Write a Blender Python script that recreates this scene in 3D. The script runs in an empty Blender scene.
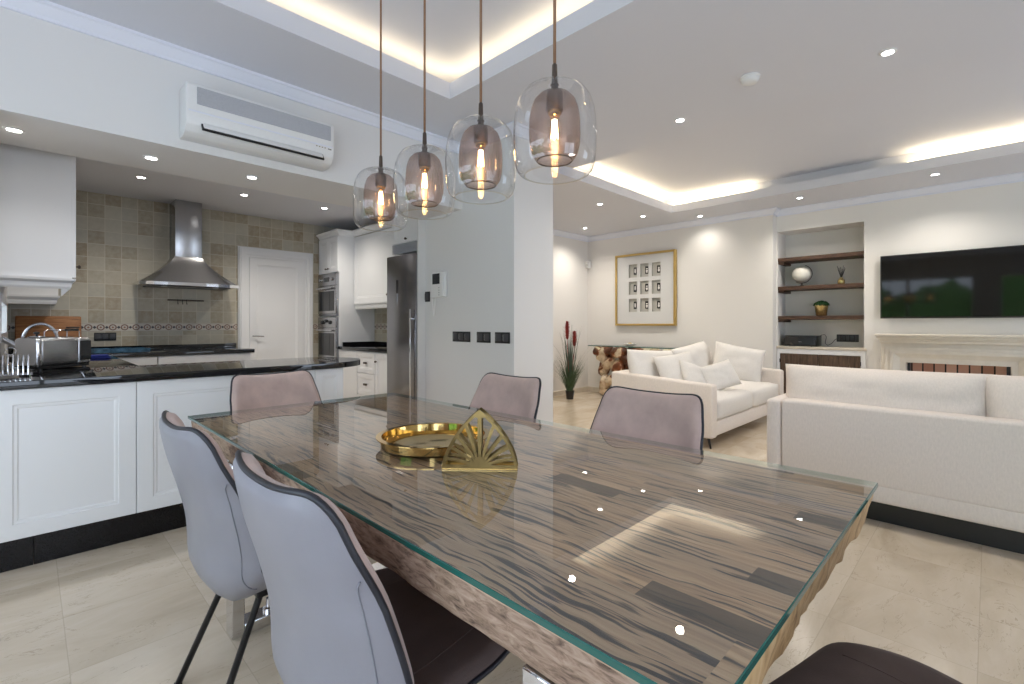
import bpy, bmesh, math, random
from mathutils import Vector, Matrix, noise
random.seed(7)
PI = math.pi
R = math.radians
scn = bpy.context.scene
COL = scn.collection

# ------------------------------------------------------------------ objects
def tag(o, label, cat, group=None):
    o['label'] = label; o['category'] = cat
    if group: o['group'] = group
    return o

def thing(name, label, cat, loc=(0, 0, 0), rz=0.0, group=None):
    o = bpy.data.objects.new(name, None)
    o.empty_display_size = 0.05
    COL.objects.link(o); o.location = loc; o.rotation_euler = (0, 0, rz)
    o['origin'] = [float(loc[0]), float(loc[1]), float(loc[2])]
    return tag(o, label, cat, group)

def root_of(o):
    while o.parent: o = o.parent
    return o

def nb():
    return bmesh.new()

def OBJ(name, bm, mats, parent=None, smooth=False, world=False, normals=True):
    if world and parent is not None:
        L = root_of(parent).location
        bmesh.ops.translate(bm, vec=(-L[0], -L[1], -L[2]), verts=bm.verts)
    if normals: bmesh.ops.recalc_face_normals(bm, faces=bm.faces)
    me = bpy.data.meshes.new(name)
    bm.to_mesh(me); bm.free()
    if not isinstance(mats, (list, tuple)): mats = [mats]
    for m in mats: me.materials.append(m)
    if smooth:
        for p in me.polygons: p.use_smooth = True
        if smooth != 'all': me.set_sharp_from_angle(angle=math.radians(38))
    o = bpy.data.objects.new(name, me)
    COL.objects.link(o)
    if parent is not None: o.parent = parent
    return o

def struct(name, bm, mats, parent=None, smooth=False):
    o = OBJ(name, bm, mats, parent, smooth)
    if parent is None: o['kind'] = 'structure'
    return o

def dup(root, loc=None, rz=None, label=None, group=None):
    def cp(o, par):
        c = o.copy(); COL.objects.link(c)
        if par is not None: c.parent = par
        for ch in list(o.children): cp(ch, c)
        return c
    r = cp(root, None)
    if loc is not None: r.location = loc
    if rz is not None: r.rotation_euler = (0, 0, rz)
    if label: r['label'] = label
    if group: r['group'] = group
    return r

# ------------------------------------------------------------------ shapes
def merge(dst, src, M=None):
    me = bpy.data.meshes.new('tmp'); src.to_mesh(me); src.free()
    if M is not None: me.transform(M)
    dst.from_mesh(me); bpy.data.meshes.remove(me)

def box(bm, x0, x1, y0, y1, z0, z1, bev=0.0, seg=2, M=None, mi=0):
    b = bmesh.new()
    bmesh.ops.create_cube(b, size=1.0)
    bmesh.ops.scale(b, vec=(x1 - x0, y1 - y0, z1 - z0), verts=b.verts)
    bmesh.ops.translate(b, vec=((x0 + x1) / 2, (y0 + y1) / 2, (z0 + z1) / 2), verts=b.verts)
    if bev > 0:
        bev = min(bev, .49 * min(abs(x1 - x0), abs(y1 - y0), abs(z1 - z0)))
        bmesh.ops.bevel(b, geom=list(b.edges), offset=bev, segments=seg, profile=.5, affect='EDGES')
    for f in b.faces: f.material_index = mi
    merge(bm, b, M)

def cyl(bm, c, r0, r1, z0, z1, n=24, M=None, cap=True):
    b = bmesh.new()
    lathe(b, [(r0, z0), (r1, z1)], n, cap)
    merge(bm, b, Matrix.Translation((c[0], c[1], 0)) if M is None else M @ Matrix.Translation((c[0], c[1], 0)))

def lathe(bm, prof, n=32, cap=False, c=(0, 0, 0)):
    rings = []
    for r, z in prof:
        if r < 1e-6:
            rings.append([bm.verts.new((c[0], c[1], c[2] + z))])
        else:
            rings.append([bm.verts.new((c[0] + r * math.cos(2 * PI * i / n), c[1] + r * math.sin(2 * PI * i / n), c[2] + z)) for i in range(n)])
    for a, b in zip(rings, rings[1:]):
        for i in range(n):
            j = (i + 1) % n
            if len(a) == 1 and len(b) == 1: continue
            if len(a) == 1: bm.faces.new((a[0], b[j], b[i]))
            elif len(b) == 1: bm.faces.new((a[i], a[j], b[0]))
            else: bm.faces.new((a[i], a[j], b[j], b[i]))
    if cap:
        if len(rings[0]) > 1: bm.faces.new(list(reversed(rings[0])))
        if len(rings[-1]) > 1: bm.faces.new(rings[-1])

def tube(bm, pts, r, n=8, closed=False, r_end=None):
    pts = [Vector(p) for p in pts]
    N = len(pts); rings = []
    up = Vector((0, 0, 1)); prev = None
    for i, p in enumerate(pts):
        if closed: t = (pts[(i + 1) % N] - pts[i - 1])
        else: t = pts[min(i + 1, N - 1)] - pts[max(i - 1, 0)]
        if t.length < 1e-9: t = Vector((0, 0, 1))
        t.normalize()
        if prev is None:
            a = t.cross(up)
            if a.length < 1e-3: a = t.cross(Vector((1, 0, 0)))
        else:
            a = prev - t * prev.dot(t)
            if a.length < 1e-6: a = t.cross(up)
        a.normalize(); prev = a; b = t.cross(a)
        rr = r if r_end is None else r + (r_end - r) * i / max(1, N - 1)
        rings.append([bm.verts.new(p + (a * math.cos(2 * PI * k / n) + b * math.sin(2 * PI * k / n)) * rr) for k in range(n)])
    for i in range(N if closed else N - 1):
        A = rings[i]; B = rings[(i + 1) % N]
        for k in range(n):
            j = (k + 1) % n
            bm.faces.new((A[k], A[j], B[j], B[k]))
    if not closed:
        bm.faces.new(list(reversed(rings[0]))); bm.faces.new(rings[-1])

def prism(bm, poly, axis, a0, a1):
    """extrude a polygon given in the two other axes along axis (0,1,2)"""
    def P(p, a):
        if axis == 0: return (a, p[0], p[1])
        if axis == 1: return (p[0], a, p[1])
        return (p[0], p[1], a)
    A = [bm.verts.new(P(p, a0)) for p in poly]; B = [bm.verts.new(P(p, a1)) for p in poly]
    n = len(poly)
    for i in range(n):
        j = (i + 1) % n
        bm.faces.new((A[i], A[j], B[j], B[i]))
    bm.faces.new(list(reversed(A))); bm.faces.new(B)

def frame_strip(bm, prof, path, closed=False):
    """sweep profile [(out,up)] along a horizontal path of (x,y) with mitred corners; out = to the right of travel; up = absolute z"""
    N = len(path); rings = []
    for i in range(N):
        p = Vector(path[i])
        d0 = (Vector(path[i]) - Vector(path[i - 1])) if (i > 0 or closed) else None
        d1 = (Vector(path[(i + 1) % N]) - Vector(path[i])) if (i < N - 1 or closed) else None
        if d0 is None: d0 = d1
        if d1 is None: d1 = d0
        n0 = Vector((d0.y, -d0.x)).normalized(); n1 = Vector((d1.y, -d1.x)).normalized()
        m = (n0 + n1).normalized(); m = m / max(.2, m.dot(n0))
        rings.append([bm.verts.new((p.x + m.x * o, p.y + m.y * o, z)) for o, z in prof])
    k = len(prof)
    for i in range(N if closed else N - 1):
        A = rings[i]; B = rings[(i + 1) % N]
        for q in range(k):
            r = (q + 1) % k
            bm.faces.new((A[q], A[r], B[r], B[q]))
    if not closed:
        bm.faces.new(rings[0]); bm.faces.new(list(reversed(rings[-1])))

def Rz(a): return Matrix.Rotation(a, 4, 'Z')
def T(*v): return Matrix.Translation(v)

# ------------------------------------------------------------------ materials
def srgb(r, g, b):
    def f(c):
        c /= 255.0
        return c / 12.92 if c <= .04045 else ((c + .055) / 1.055) ** 2.4
    return (f(r), f(g), f(b), 1.0)

class NT:
    def __init__(s, m): s.t = m.node_tree; s.n = s.t.nodes; s.l = s.t.links
    def node(s, ty, **kw):
        n = s.n.new(ty)
        for k, v in kw.items():
            if k in n.inputs: n.inputs[k].default_value = v
            else: setattr(n, k, v)
        return n
    def link(s, a, b): s.l.new(a, b)
    def math(s, op, a, b=None, c=None, clamp=False):
        n = s.n.new('ShaderNodeMath'); n.operation = op; n.use_clamp = clamp
        for i, v in enumerate((a, b, c)):
            if v is None: continue
            if isinstance(v, (int, float)): n.inputs[i].default_value = v
            else: s.l.new(v, n.inputs[i])
        return n.outputs[0]
    def ramp(s, fac, stops, interp='LINEAR'):
        n = s.n.new('ShaderNodeValToRGB'); n.color_ramp.interpolation = interp
        el = n.color_ramp.elements
        while len(el) > 2: el.remove(el[-1])
        while len(el) < len(stops): el.new(.5)
        for e, (p, c) in zip(el, stops):
            e.position = p; e.color = c if len(c) == 4 else (*c, 1)
        s.l.new(fac, n.inputs[0]); return n.outputs[0]
    def mix(s, fac, a, b, mode='MIX'):
        n = s.n.new('ShaderNodeMix'); n.data_type = 'RGBA'; n.blend_type = mode
        for sock, v in ((n.inputs[0], fac), (n.inputs[6], a), (n.inputs[7], b)):
            if isinstance(v, (int, float)): sock.default_value = v
            elif isinstance(v, tuple): sock.default_value = v
            else: s.l.new(v, sock)
        return n.outputs[2]
    def coords(s): return s.n.new('ShaderNodeTexCoord').outputs['Object']
    def mapping(s, v, scale=(1, 1, 1), rot=(0, 0, 0), loc=(0, 0, 0)):
        n = s.n.new('ShaderNodeMapping'); n.inputs['Scale'].default_value = scale
        n.inputs['Rotation'].default_value = rot; n.inputs['Location'].default_value = loc
        s.l.new(v, n.inputs[0]); return n.outputs[0]
    def noise(s, v, scale=5, detail=4, rough=.55, dist=0):
        n = s.n.new('ShaderNodeTexNoise')
        n.inputs['Scale'].default_value = scale; n.inputs['Detail'].default_value = detail
        n.inputs['Roughness'].default_value = rough; n.inputs['Distortion'].default_value = dist
        s.l.new(v, n.inputs['Vector']); return n.outputs[0]
    def sep(s, v):
        n = s.n.new('ShaderNodeSeparateXYZ'); s.l.new(v, n.inputs[0]); return n.outputs
    def comb(s, x=0, y=0, z=0):
        n = s.n.new('ShaderNodeCombineXYZ')
        for i, v in enumerate((x, y, z)):
            if isinstance(v, (int, float)): n.inputs[i].default_value = v
            else: s.l.new(v, n.inputs[i])
        return n.outputs[0]
    def bump(s, h, strength=.3, dist=.01):
        n = s.n.new('ShaderNodeBump'); n.inputs['Strength'].default_value = strength; n.inputs['Distance'].default_value = dist
        s.l.new(h, n.inputs['Height']); return n.outputs[0]

def mat(name, col, rough=.5, metal=0.0, spec=.5, noise_amt=0.0, noise_scale=20, bump=0.0, bump_scale=200, coat=0.0, sheen=0.0, stretch=(1, 1, 1)):
    m = bpy.data.materials.new(name); m.use_nodes = True
    t = NT(m); p = t.n['Principled BSDF']
    p.inputs['Base Color'].default_value = col; p.inputs['Roughness'].default_value = rough
    p.inputs['Metallic'].default_value = metal; p.inputs['Specular IOR Level'].default_value = spec
    if coat: p.inputs['Coat Weight'].default_value = coat; p.inputs['Coat Roughness'].default_value = .08
    if sheen: p.inputs['Sheen Weight'].default_value = sheen; p.inputs['Sheen Roughness'].default_value = .5
    v = t.mapping(t.coords(), stretch)
    if noise_amt:
        n = t.noise(v, noise_scale, 5)
        a = tuple(c * (1 - noise_amt) for c in col[:3]) + (1,); b = tuple(min(1, c * (1 + noise_amt)) for c in col[:3]) + (1,)
        t.link(t.ramp(n, [(.3, a), (.7, b)]), p.inputs['Base Color'])
    if bump:
        t.link(t.bump(t.noise(v, bump_scale, 3), bump, .004), p.inputs['Normal'])
    return m

def emit(name, col, strength):
    m = bpy.data.materials.new(name); m.use_nodes = True
    t = NT(m); p = t.n['Principled BSDF']
    p.inputs['Base Color'].default_value = (0.8, .8, .8, 1)
    p.inputs['Emission Color'].default_value = col; p.inputs['Emission Strength'].default_value = strength
    return m

def clear_glass(name, tint=(1, 1, 1, 1), ior=1.5, rough=0.0, scale=1.0, both=False):
    """thin clear glass: what passes goes straight on, the front face mirrors by Fresnel"""
    m = bpy.data.materials.new(name); m.use_nodes = True
    t = NT(m); t.n.remove(t.n['Principled BSDF'])
    out = t.n['Material Output']
    tr = t.node('ShaderNodeBsdfTransparent'); tr.inputs[0].default_value = tint
    gl = t.node('ShaderNodeBsdfGlossy'); gl.inputs['Roughness'].default_value = rough
    fr = t.node('ShaderNodeFresnel'); fr.inputs['IOR'].default_value = ior
    ge = t.node('ShaderNodeNewGeometry')
    if both:                                       # the Fresnel node flips the index on back faces: flip it back
        bf = t.math('MULTIPLY', ge.outputs['Backfacing'], 1.0 / ior - ior)
        t.link(t.math('ADD', bf, ior), fr.inputs['IOR']); f = fr.outputs[0]
    else: f = t.math('MULTIPLY', fr.outputs[0], t.math('SUBTRACT', 1.0, ge.outputs['Backfacing']))
    if scale != 1: f = t.math('MULTIPLY', f, scale, clamp=True)
    mx = t.node('ShaderNodeMixShader'); t.link(f, mx.inputs[0]); t.link(tr.outputs[0], mx.inputs[1]); t.link(gl.outputs[0], mx.inputs[2])
    t.link(mx.outputs[0], out.inputs[0])
    return m

def tile_nodes(t, u, v, su, sv, gap):
    """grout mask (1 = grout) and a random number per tile"""
    a = t.math('DIVIDE', u, su); b = t.math('DIVIDE', v, sv)
    fa = t.math('FRACT', a); fb = t.math('FRACT', b)
    ia = t.math('FLOOR', a); ib = t.math('FLOOR', b)
    da = t.math('MINIMUM', fa, t.math('SUBTRACT', 1.0, fa)); db = t.math('MINIMUM', fb, t.math('SUBTRACT', 1.0, fb))
    g = t.math('MAXIMUM', t.math('LESS_THAN', da, gap / su), t.math('LESS_THAN', db, gap / sv))
    w = t.node('ShaderNodeTexWhiteNoise', noise_dimensions='2D')
    t.link(t.comb(ia, ib, 0), w.inputs['Vector'])
    return g, w.outputs['Value'], w.outputs['Color']

def wall_paint(name, col, rough=.6):
    return mat(name, col, rough, bump=.04, bump_scale=350, spec=.3)

M = {}
M['wall'] = wall_paint('wall paint', (.745, .735, .72, 1))
M['ceil'] = wall_paint('ceiling paint', (.67, .68, .725, 1))
M['cream'] = wall_paint('cream wall paint', (.80, .775, .735, 1))
M['crown'] = mat('crown paint', (.76, .78, .85, 1), .4)
M['white'] = mat('white lacquer', (.80, .80, .80, 1), .28, spec=.5)
M['whitematt'] = mat('white plastic', (.78, .78, .77, 1), .4)
M['grille'] = mat('grey mesh', (.42, .43, .46, 1), .7, noise_amt=.15, noise_scale=400)
M['black'] = mat('black plastic', (.012, .012, .013, 1), .3)
M['blackmetal'] = mat('black metal', (.012, .012, .014, 1), .28, metal=.4)
M['darkgrey'] = mat('dark grey plastic', (.05, .05, .055, 1), .35)
M['steel'] = mat('brushed steel', (.46, .46, .47, 1), .26, metal=1.0, noise_amt=.06, noise_scale=3, stretch=(80, 80, 2))
M['steeldark'] = mat('brushed fridge steel', (.30, .30, .315, 1), .24, metal=1.0, noise_amt=.05, noise_scale=3, stretch=(2, 2, 60))
M['chrome'] = mat('chrome', (.75, .75, .77, 1), .08, metal=1.0)
M['brass'] = mat('polished brass', (.62, .43, .16, 1), .09, metal=1.0)
M['brassmatt'] = mat('antique brass', (.20, .14, .055, 1), .28, metal=1.0, noise_amt=.2, noise_scale=30)
M['gold'] = mat('gold leaf frame', (.62, .43, .15, 1), .35, metal=.75)
M['goldpot'] = mat('gold glaze', (.60, .46, .20, 1), .25, metal=.9)
M['bronze'] = mat('bronze cord', (.24, .125, .065, 1), .5)
M['bronzemetal'] = mat('bronze metal', (.10, .075, .06, 1), .35, metal=.7)
M['darkglass'] = mat('dark glass', (.010, .011, .012, 1), .04, spec=.6)
M['tvscreen'] = mat('tv screen', (.006, .005, .003, 1), .05, spec=.32)
M['red'] = mat('red plastic', (.45, .02, .02, 1), .3)
M['blue'] = mat('blue cloth', (.02, .035, .25, 1), .8)
M['teal'] = mat('teal glaze', (.03, .09, .15, 1), .15, noise_amt=.7, noise_scale=18)
M['leather'] = mat('lilac grey leather', srgb(135, 133, 141), .40, noise_amt=.04, noise_scale=8, bump=.08, bump_scale=260)
M['piping'] = mat('black piping', (.012, .013, .02, 1), .4)
M['seam'] = mat('grey stitching', (.22, .22, .25, 1), .6)
M['velvet'] = mat('taupe velvet', srgb(190, 166, 157), .85, noise_amt=.14, noise_scale=9, bump=.1, bump_scale=300, sheen=.3)
M['seatfabric'] = mat('dark brown seat fabric', srgb(92, 77, 73), .8, noise_amt=.12, noise_scale=12, bump=.15, bump_scale=320)
M['sofa'] = mat('oatmeal linen', srgb(226, 216, 206), .9, noise_amt=.05, noise_scale=120, bump=.25, bump_scale=320, stretch=(1, 1, .35))
M['pillow'] = mat('ivory cotton', srgb(224, 219, 212), .9, noise_amt=.03, noise_scale=60, bump=.2, bump_scale=280)
M['stone'] = mat('cream limestone', srgb(206, 196, 180), .5, noise_amt=.06, noise_scale=12)
M['limestone'] = mat('pale fireplace stone', srgb(222, 214, 200), .5, noise_amt=.05, noise_scale=14)
M['paper'] = mat('off white mat board', srgb(206, 206, 204), .8)
M['recess'] = mat('shadow box card', srgb(178, 176, 168), .8)
M['green'] = mat('grass leaf', (.055, .10, .045, 1), .5, noise_amt=.5, noise_scale=12)
M['greengrey'] = mat('reed leaf', (.07, .10, .075, 1), .5, noise_amt=.4, noise_scale=6)
M['box_green'] = mat('clipped leaf', (.02, .09, .02, 1), .6, noise_amt=.4, noise_scale=60)
M['plume'] = mat('red plume', (.38, .05, .04, 1), .9, noise_amt=.4, noise_scale=90)
M['globe'] = mat('ivory globe', srgb(226, 222, 210), .4, noise_amt=.10, noise_scale=9)
M['ceramic'] = mat('white ceramic', (.8, .79, .76, 1), .15)
M['yellow'] = mat('yellow glaze', (.55, .38, .08, 1), .3)
M['paneglass'] = clear_glass('window glass', (.95, .98, .98, 1), 1.45)
M['pendglass'] = clear_glass('clear pendant glass', (.965, .97, .975, 1), 1.5, scale=1.9, both=True)
M['topglass'] = clear_glass('table glass', (.985, .995, .99, 1), 1.52, scale=1.5)
def m_edge():
    m = mat('green glass edge', (.012, .10, .082, 1), .08, spec=.7)
    t = NT(m); p = t.n['Principled BSDF']; out = t.n['Material Output']
    tr = t.node('ShaderNodeBsdfTransparent'); tr.inputs[0].default_value = (.80, .93, .90, 1)
    ge = t.node('ShaderNodeNewGeometry'); mx = t.node('ShaderNodeMixShader')
    t.link(ge.outputs['Backfacing'], mx.inputs[0]); t.link(p.outputs[0], mx.inputs[1]); t.link(tr.outputs[0], mx.inputs[2]); t.link(mx.outputs[0], out.inputs[0])
    return m
M['edgeglass'] = m_edge()
M['conglass'] = clear_glass('console glass', (.86, .93, .92, 1), 1.5)
M['bulbglass'] = clear_glass('bulb glass', (1, .97, .9, 1), 1.3)
M['led'] = emit('warm led', (1.0, .80, .50, 1), 6.5)
M['lens'] = emit('spot lens', (1.0, .97, .94, 1), 30)
M['filament'] = emit('filament', (1.0, .62, .25, 1), 85)
M['screenlcd'] = mat('lcd', (.02, .025, .03, 1), .1)

def m_mesh_shade():
    m = bpy.data.materials.new('copper mesh'); m.use_nodes = True
    t = NT(m); p = t.n['Principled BSDF']; out = t.n['Material Output']
    p.inputs['Base Color'].default_value = (.34, .245, .195, 1); p.inputs['Metallic'].default_value = .85; p.inputs['Roughness'].default_value = .22
    tr = t.node('ShaderNodeBsdfTransparent'); tr.inputs[0].default_value = (.95, .9, .88, 1)
    lw = t.node('ShaderNodeLayerWeight'); lw.inputs[0].default_value = .35
    f = t.math('ADD', t.math('MULTIPLY', lw.outputs['Facing'], .45), .30, clamp=True)
    mx = t.node('ShaderNodeMixShader'); t.link(f, mx.inputs[0]); t.link(tr.outputs[0], mx.inputs[1]); t.link(p.outputs[0], mx.inputs[2])
    t.link(mx.outputs[0], out.inputs[0]); return m
M['mesh'] = m_mesh_shade()

def m_floor():
    m = bpy.data.materials.new('beige marble floor'); m.use_nodes = True
    t = NT(m); p = t.n['Principled BSDF']; v = t.coords(); x, y, z = t.sep(v)
    g, r, rc = tile_nodes(t, t.math('ADD', x, 2.65 - .054), t.math('ADD', y, 4.02), .45, .45, .0016)
    # every tile reads another patch of the stone
    off = t.node('ShaderNodeVectorMath', operation='MULTIPLY_ADD'); t.link(rc, off.inputs[0]); off.inputs[1].default_value = (9, 9, 9); t.link(v, off.inputs[2])
    sv = t.mapping(off.outputs[0], (.55, 1.6, 1), (0, 0, .5))
    n1 = t.noise(sv, 2.2, 6, .6, .8); n2 = t.noise(sv, 9, 6, .65, 1.5)
    base = t.ramp(n1, [(.25, srgb(184, 168, 144)), (.5, srgb(205, 190, 168)), (.8, srgb(222, 210, 192))])
    vein = t.math('ABSOLUTE', t.math('SUBTRACT', t.noise(sv, 3.0, 7, .62, 1.2), .5))
    vm = t.math('MULTIPLY', t.math('LESS_THAN', vein, .0040), .34)
    vm = t.math('MULTIPLY', vm, t.math('GREATER_THAN', n2, .5))
    c = t.mix(vm, base, srgb(130, 108, 86))
    c = t.mix(t.math('MULTIPLY', t.math('ABSOLUTE', t.math('SUBTRACT', r, .5)), .34), c, srgb(166, 148, 124))
    c = t.mix(t.math('MULTIPLY', g, .35), c, srgb(158, 144, 124))
    t.link(c, p.inputs['Base Color']); p.inputs['Roughness'].default_value = .16; p.inputs['Specular IOR Level'].default_value = .45
    t.link(t.math('ADD', t.math('MULTIPLY', n2, .12), .12), p.inputs['Roughness'])
    return m
M['floor'] = m_floor()

def m_walltile(axis):
    m = bpy.data.materials.new('rustic kitchen tile'); m.use_nodes = True
    t = NT(m); p = t.n['Principled BSDF']; v = t.coords(); s = t.sep(v)
    u = s[axis]; z = s[2]
    g, r, rc = tile_nodes(t, t.math('ADD', u, 2.0 + .04), t.math('ADD', z, .003), .1375, .1375, .0026)
    n = t.noise(v, 22, 5, .6)
    c = t.ramp(r, [(0, srgb(150, 134, 108)), (.22, srgb(168, 158, 138)), (.55, srgb(184, 178, 160)), (.8, srgb(176, 172, 158)), (1, srgb(156, 142, 116))])
    c = t.mix(t.ramp(n, [(.35, (0, 0, 0, 1)), (.75, (.5, .5, .5, 1))]), c, srgb(196, 190, 172))
    c = t.mix(g, c, srgb(200, 194, 176))
    # patterned border band
    zb = t.math('SUBTRACT', z, 1.19)
    band = t.math('LESS_THAN', t.math('ABSOLUTE', zb), .043)
    per = .098
    uu = t.math('SUBTRACT', t.math('FRACT', t.math('DIVIDE', u, per)), .5); uu = t.math('MULTIPLY', uu, per)
    d = t.math('SQRT', t.math('ADD', t.math('MULTIPLY', uu, uu), t.math('MULTIPLY', zb, zb)))
    ring = t.math('LESS_THAN', t.math('ABSOLUTE', t.math('SUBTRACT', d, .027)), .0055)
    core = t.math('LESS_THAN', d, .010)
    u2 = t.math('SUBTRACT', t.math('ABSOLUTE', uu), per / 2)
    dia = t.math('LESS_THAN', t.math('ADD', t.math('ABSOLUTE', u2), t.math('ABSOLUTE', zb)), .016)
    c2 = t.mix(ring, srgb(196, 190, 178), srgb(120, 86, 74))
    c2 = t.mix(core, c2, srgb(150, 110, 90)); c2 = t.mix(dia, c2, srgb(56, 52, 60))
    edge = t.math('GREATER_THAN', t.math('ABSOLUTE', zb), .039)
    c2 = t.mix(edge, c2, srgb(160, 150, 136))
    c = t.mix(band, c, c2)
    t.link(c, p.inputs['Base Color']); p.inputs['Roughness'].default_value = .35
    h = t.math('SUBTRACT', t.math('MULTIPLY', n, .3), g)
    t.link(t.bump(h, .35, .004), p.inputs['Normal'])
    return m
M['tileX'] = m_walltile(0); M['tileY'] = m_walltile(1)

def m_granite():
    m = bpy.data.materials.new('black granite'); m.use_nodes = True
    t = NT(m); p = t.n['Principled BSDF']; v = t.coords()
    n = t.noise(v, 260, 3, .7); n2 = t.noise(v, 60, 3)
    c = t.ramp(n, [(.55, (.008, .008, .009, 1)), (.68, (.03, .032, .036, 1)), (.8, (.10, .10, .11, 1))])
    t.link(c, p.inputs['Base Color']); p.inputs['Roughness'].default_value = .025; p.inputs['Specular IOR Level'].default_value = .6
    return m
M['granite'] = m_granite()
M['plinth'] = mat('dark flecked granite', (.008, .007, .007, 1), .25, spec=.25, noise_amt=.6, noise_scale=180)

def m_tablewood():
    m = bpy.data.materials.new('weathered sleeper wood'); m.use_nodes = True
    t = NT(m); p = t.n['Principled BSDF']; v = t.coords(); x, y, z = t.sep(v)
    # boards along Y: random width rows by noise-free cells
    row = t.math('FLOOR', t.math('DIVIDE', t.math('ADD', x, .02), .178))
    wy = t.node('ShaderNodeTexWhiteNoise', noise_dimensions='1D'); t.link(row, wy.inputs['W'])
    cell = t.math('FLOOR', t.math('DIVIDE', t.math('ADD', y, t.math('MULTIPLY', wy.outputs['Value'], 1.3)), 1.15))
    w2 = t.node('ShaderNodeTexWhiteNoise', noise_dimensions='2D'); t.link(t.comb(row, cell, 0), w2.inputs['Vector'])
    off = t.node('ShaderNodeVectorMath', operation='MULTIPLY_ADD'); t.link(w2.outputs['Color'], off.inputs[0]); off.inputs[1].default_value = (5, 7, 0); t.link(v, off.inputs[2])
    ov = off.outputs[0]
    # slow wobble so that the grain wanders
    sx, sy, sz = t.sep(ov)
    wob = t.noise(t.comb(t.math('MULTIPLY', sx, 3.0), t.math('MULTIPLY', sy, 2.6), 0), 1.0, 3, .55)
    gx = t.math('ADD', sx, t.math('MULTIPLY', wob, .065))
    def grain(ky, sc, det, rough, zz): return t.noise(t.comb(gx, t.math('MULTIPLY', sy, ky), zz), sc, det, rough, .0)
    fine = grain(.030, 95, 5, .6, 0)
    broad = grain(.07, 9, 3, .5, 1.7)
    crack = grain(.045, 108, 3, .5, 3.1)
    big = grain(.06, 34, 4, .55, 5.3)
    c = t.ramp(fine, [(.30, srgb(142, 110, 84)), (.47, srgb(194, 157, 122)), (.58, srgb(212, 178, 142)), (.75, srgb(224, 195, 162))])
    c = t.mix(t.ramp(broad, [(.35, (.55, .55, .55, 1)), (.62, (0, 0, 0, 1))]), c, srgb(158, 138, 118))
    c = t.mix(t.ramp(w2.outputs['Value'], [(0, (.4, .4, .4, 1)), (1, (0, 0, 0, 1))]), c, srgb(160, 144, 128))
    dens = t.math('MULTIPLY', t.math('SUBTRACT', broad, .5), .16)
    ck = t.ramp(t.math('ADD', crack, dens), [(.365, (1, 1, 1, 1)), (.41, (.8, .8, .8, 1)), (.445, (0, 0, 0, 1))])
    ck2 = t.ramp(big, [(.29, (1, 1, 1, 1)), (.335, (.85, .85, .85, 1)), (.36, (0, 0, 0, 1))])
    ck = t.mix(1.0, ck, ck2, 'LIGHTEN')
    c = t.mix(ck, c, srgb(64, 61, 64))
    # a few boards with a grey resin patch
    fx = t.math('FRACT', t.math('DIVIDE', t.math('ADD', x, .02), .178))
    fy = t.math('FRACT', t.math('DIVIDE', t.math('ADD', y, t.math('MULTIPLY', wy.outputs['Value'], 1.3)), 1.15))
    patch = t.math('MULTIPLY', t.math('LESS_THAN', fy, .19), t.math('MULTIPLY', t.math('LESS_THAN', fx, .34), t.math('GREATER_THAN', w2.outputs['Value'], .45)))
    c = t.mix(t.math('MULTIPLY', patch, .85), c, srgb(64, 60, 58))
    t.link(c, p.inputs['Base Color']); p.inputs['Roughness'].default_value = .55
    t.link(t.bump(t.math('SUBTRACT', fine, t.sep(ck)[0]), .25, .004), p.inputs['Normal'])
    return m
M['tablewood'] = m_tablewood()

def m_wood(name, c0, c1, c2, stretch, scale=8, rough=.5):
    m = bpy.data.materials.new(name); m.use_nodes = True
    t = NT(m); p = t.n['Principled BSDF']
    v = t.mapping(t.coords(), stretch)
    n = t.noise(v, scale, 6, .65, .6)
    t.link(t.ramp(n, [(.28, c0), (.5, c1), (.75, c2)]), p.inputs['Base Color'])
    p.inputs['Roughness'].default_value = rough
    t.link(t.bump(n, .4, .004), p.inputs['Normal'])
    return m
M['bark'] = m_wood('rough slab side', srgb(62, 44, 34), srgb(150, 124, 106), srgb(188, 164, 146), (22, 8, 30), 2.6, .85)
M['endgrain'] = m_wood('slab end', srgb(120, 88, 52), srgb(186, 152, 108), srgb(206, 178, 138), (9, 9, 2), 4, .7)
M['shelfwood'] = m_wood('dark rustic oak', srgb(40, 26, 18), srgb(74, 50, 34), srgb(104, 76, 54), (10, 1.2, 10), 6, .6)
M['doorwood'] = m_wood('dark barn wood', srgb(46, 34, 26), srgb(84, 64, 48), srgb(112, 90, 70), (8, 8, .8), 8, .65)
M['boardwood'] = m_wood('oak board', srgb(112, 70, 36), srgb(158, 106, 62), srgb(178, 126, 80), (1.4, 5, 12), 4, .5)

def m_root():
    m = bpy.data.materials.new('teak root'); m.use_nodes = True
    t = NT(m); p = t.n['Principled BSDF']; v = t.coords()
    n = t.noise(v, 2.6, 3, .5, .8); n2 = t.noise(v, 30, 4)
    c = t.ramp(n, [(.44, srgb(80, 40, 18)), (.53, srgb(134, 74, 36)), (.56, srgb(206, 182, 150)), (.7, srgb(226, 210, 184))])
    c = t.mix(t.ramp(n2, [(.5, (0, 0, 0, 1)), (.75, (.45, .45, .45, 1))]), c, srgb(110, 72, 44))
    t.link(c, p.inputs['Base Color']); p.inputs['Roughness'].default_value = .4
    return m
M['root'] = m_root()

def m_brick():
    m = bpy.data.materials.new('firebox brick'); m.use_nodes = True
    t = NT(m); p = t.n['Principled BSDF']; v = t.coords(); x, y, z = t.sep(v)
    g, r, rc = tile_nodes(t, t.math('ADD', y, .01 + 5 * .10), t.math('ADD', z, -.64), .10, .24, .007)
    c = t.ramp(r, [(0, srgb(186, 134, 112)), (1, srgb(216, 172, 150))])
    c = t.mix(g, c, srgb(36, 30, 28))
    t.link(c, p.inputs['Base Color']); p.inputs['Roughness'].default_value = .8
    return m
M['brick'] = m_brick()

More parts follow.
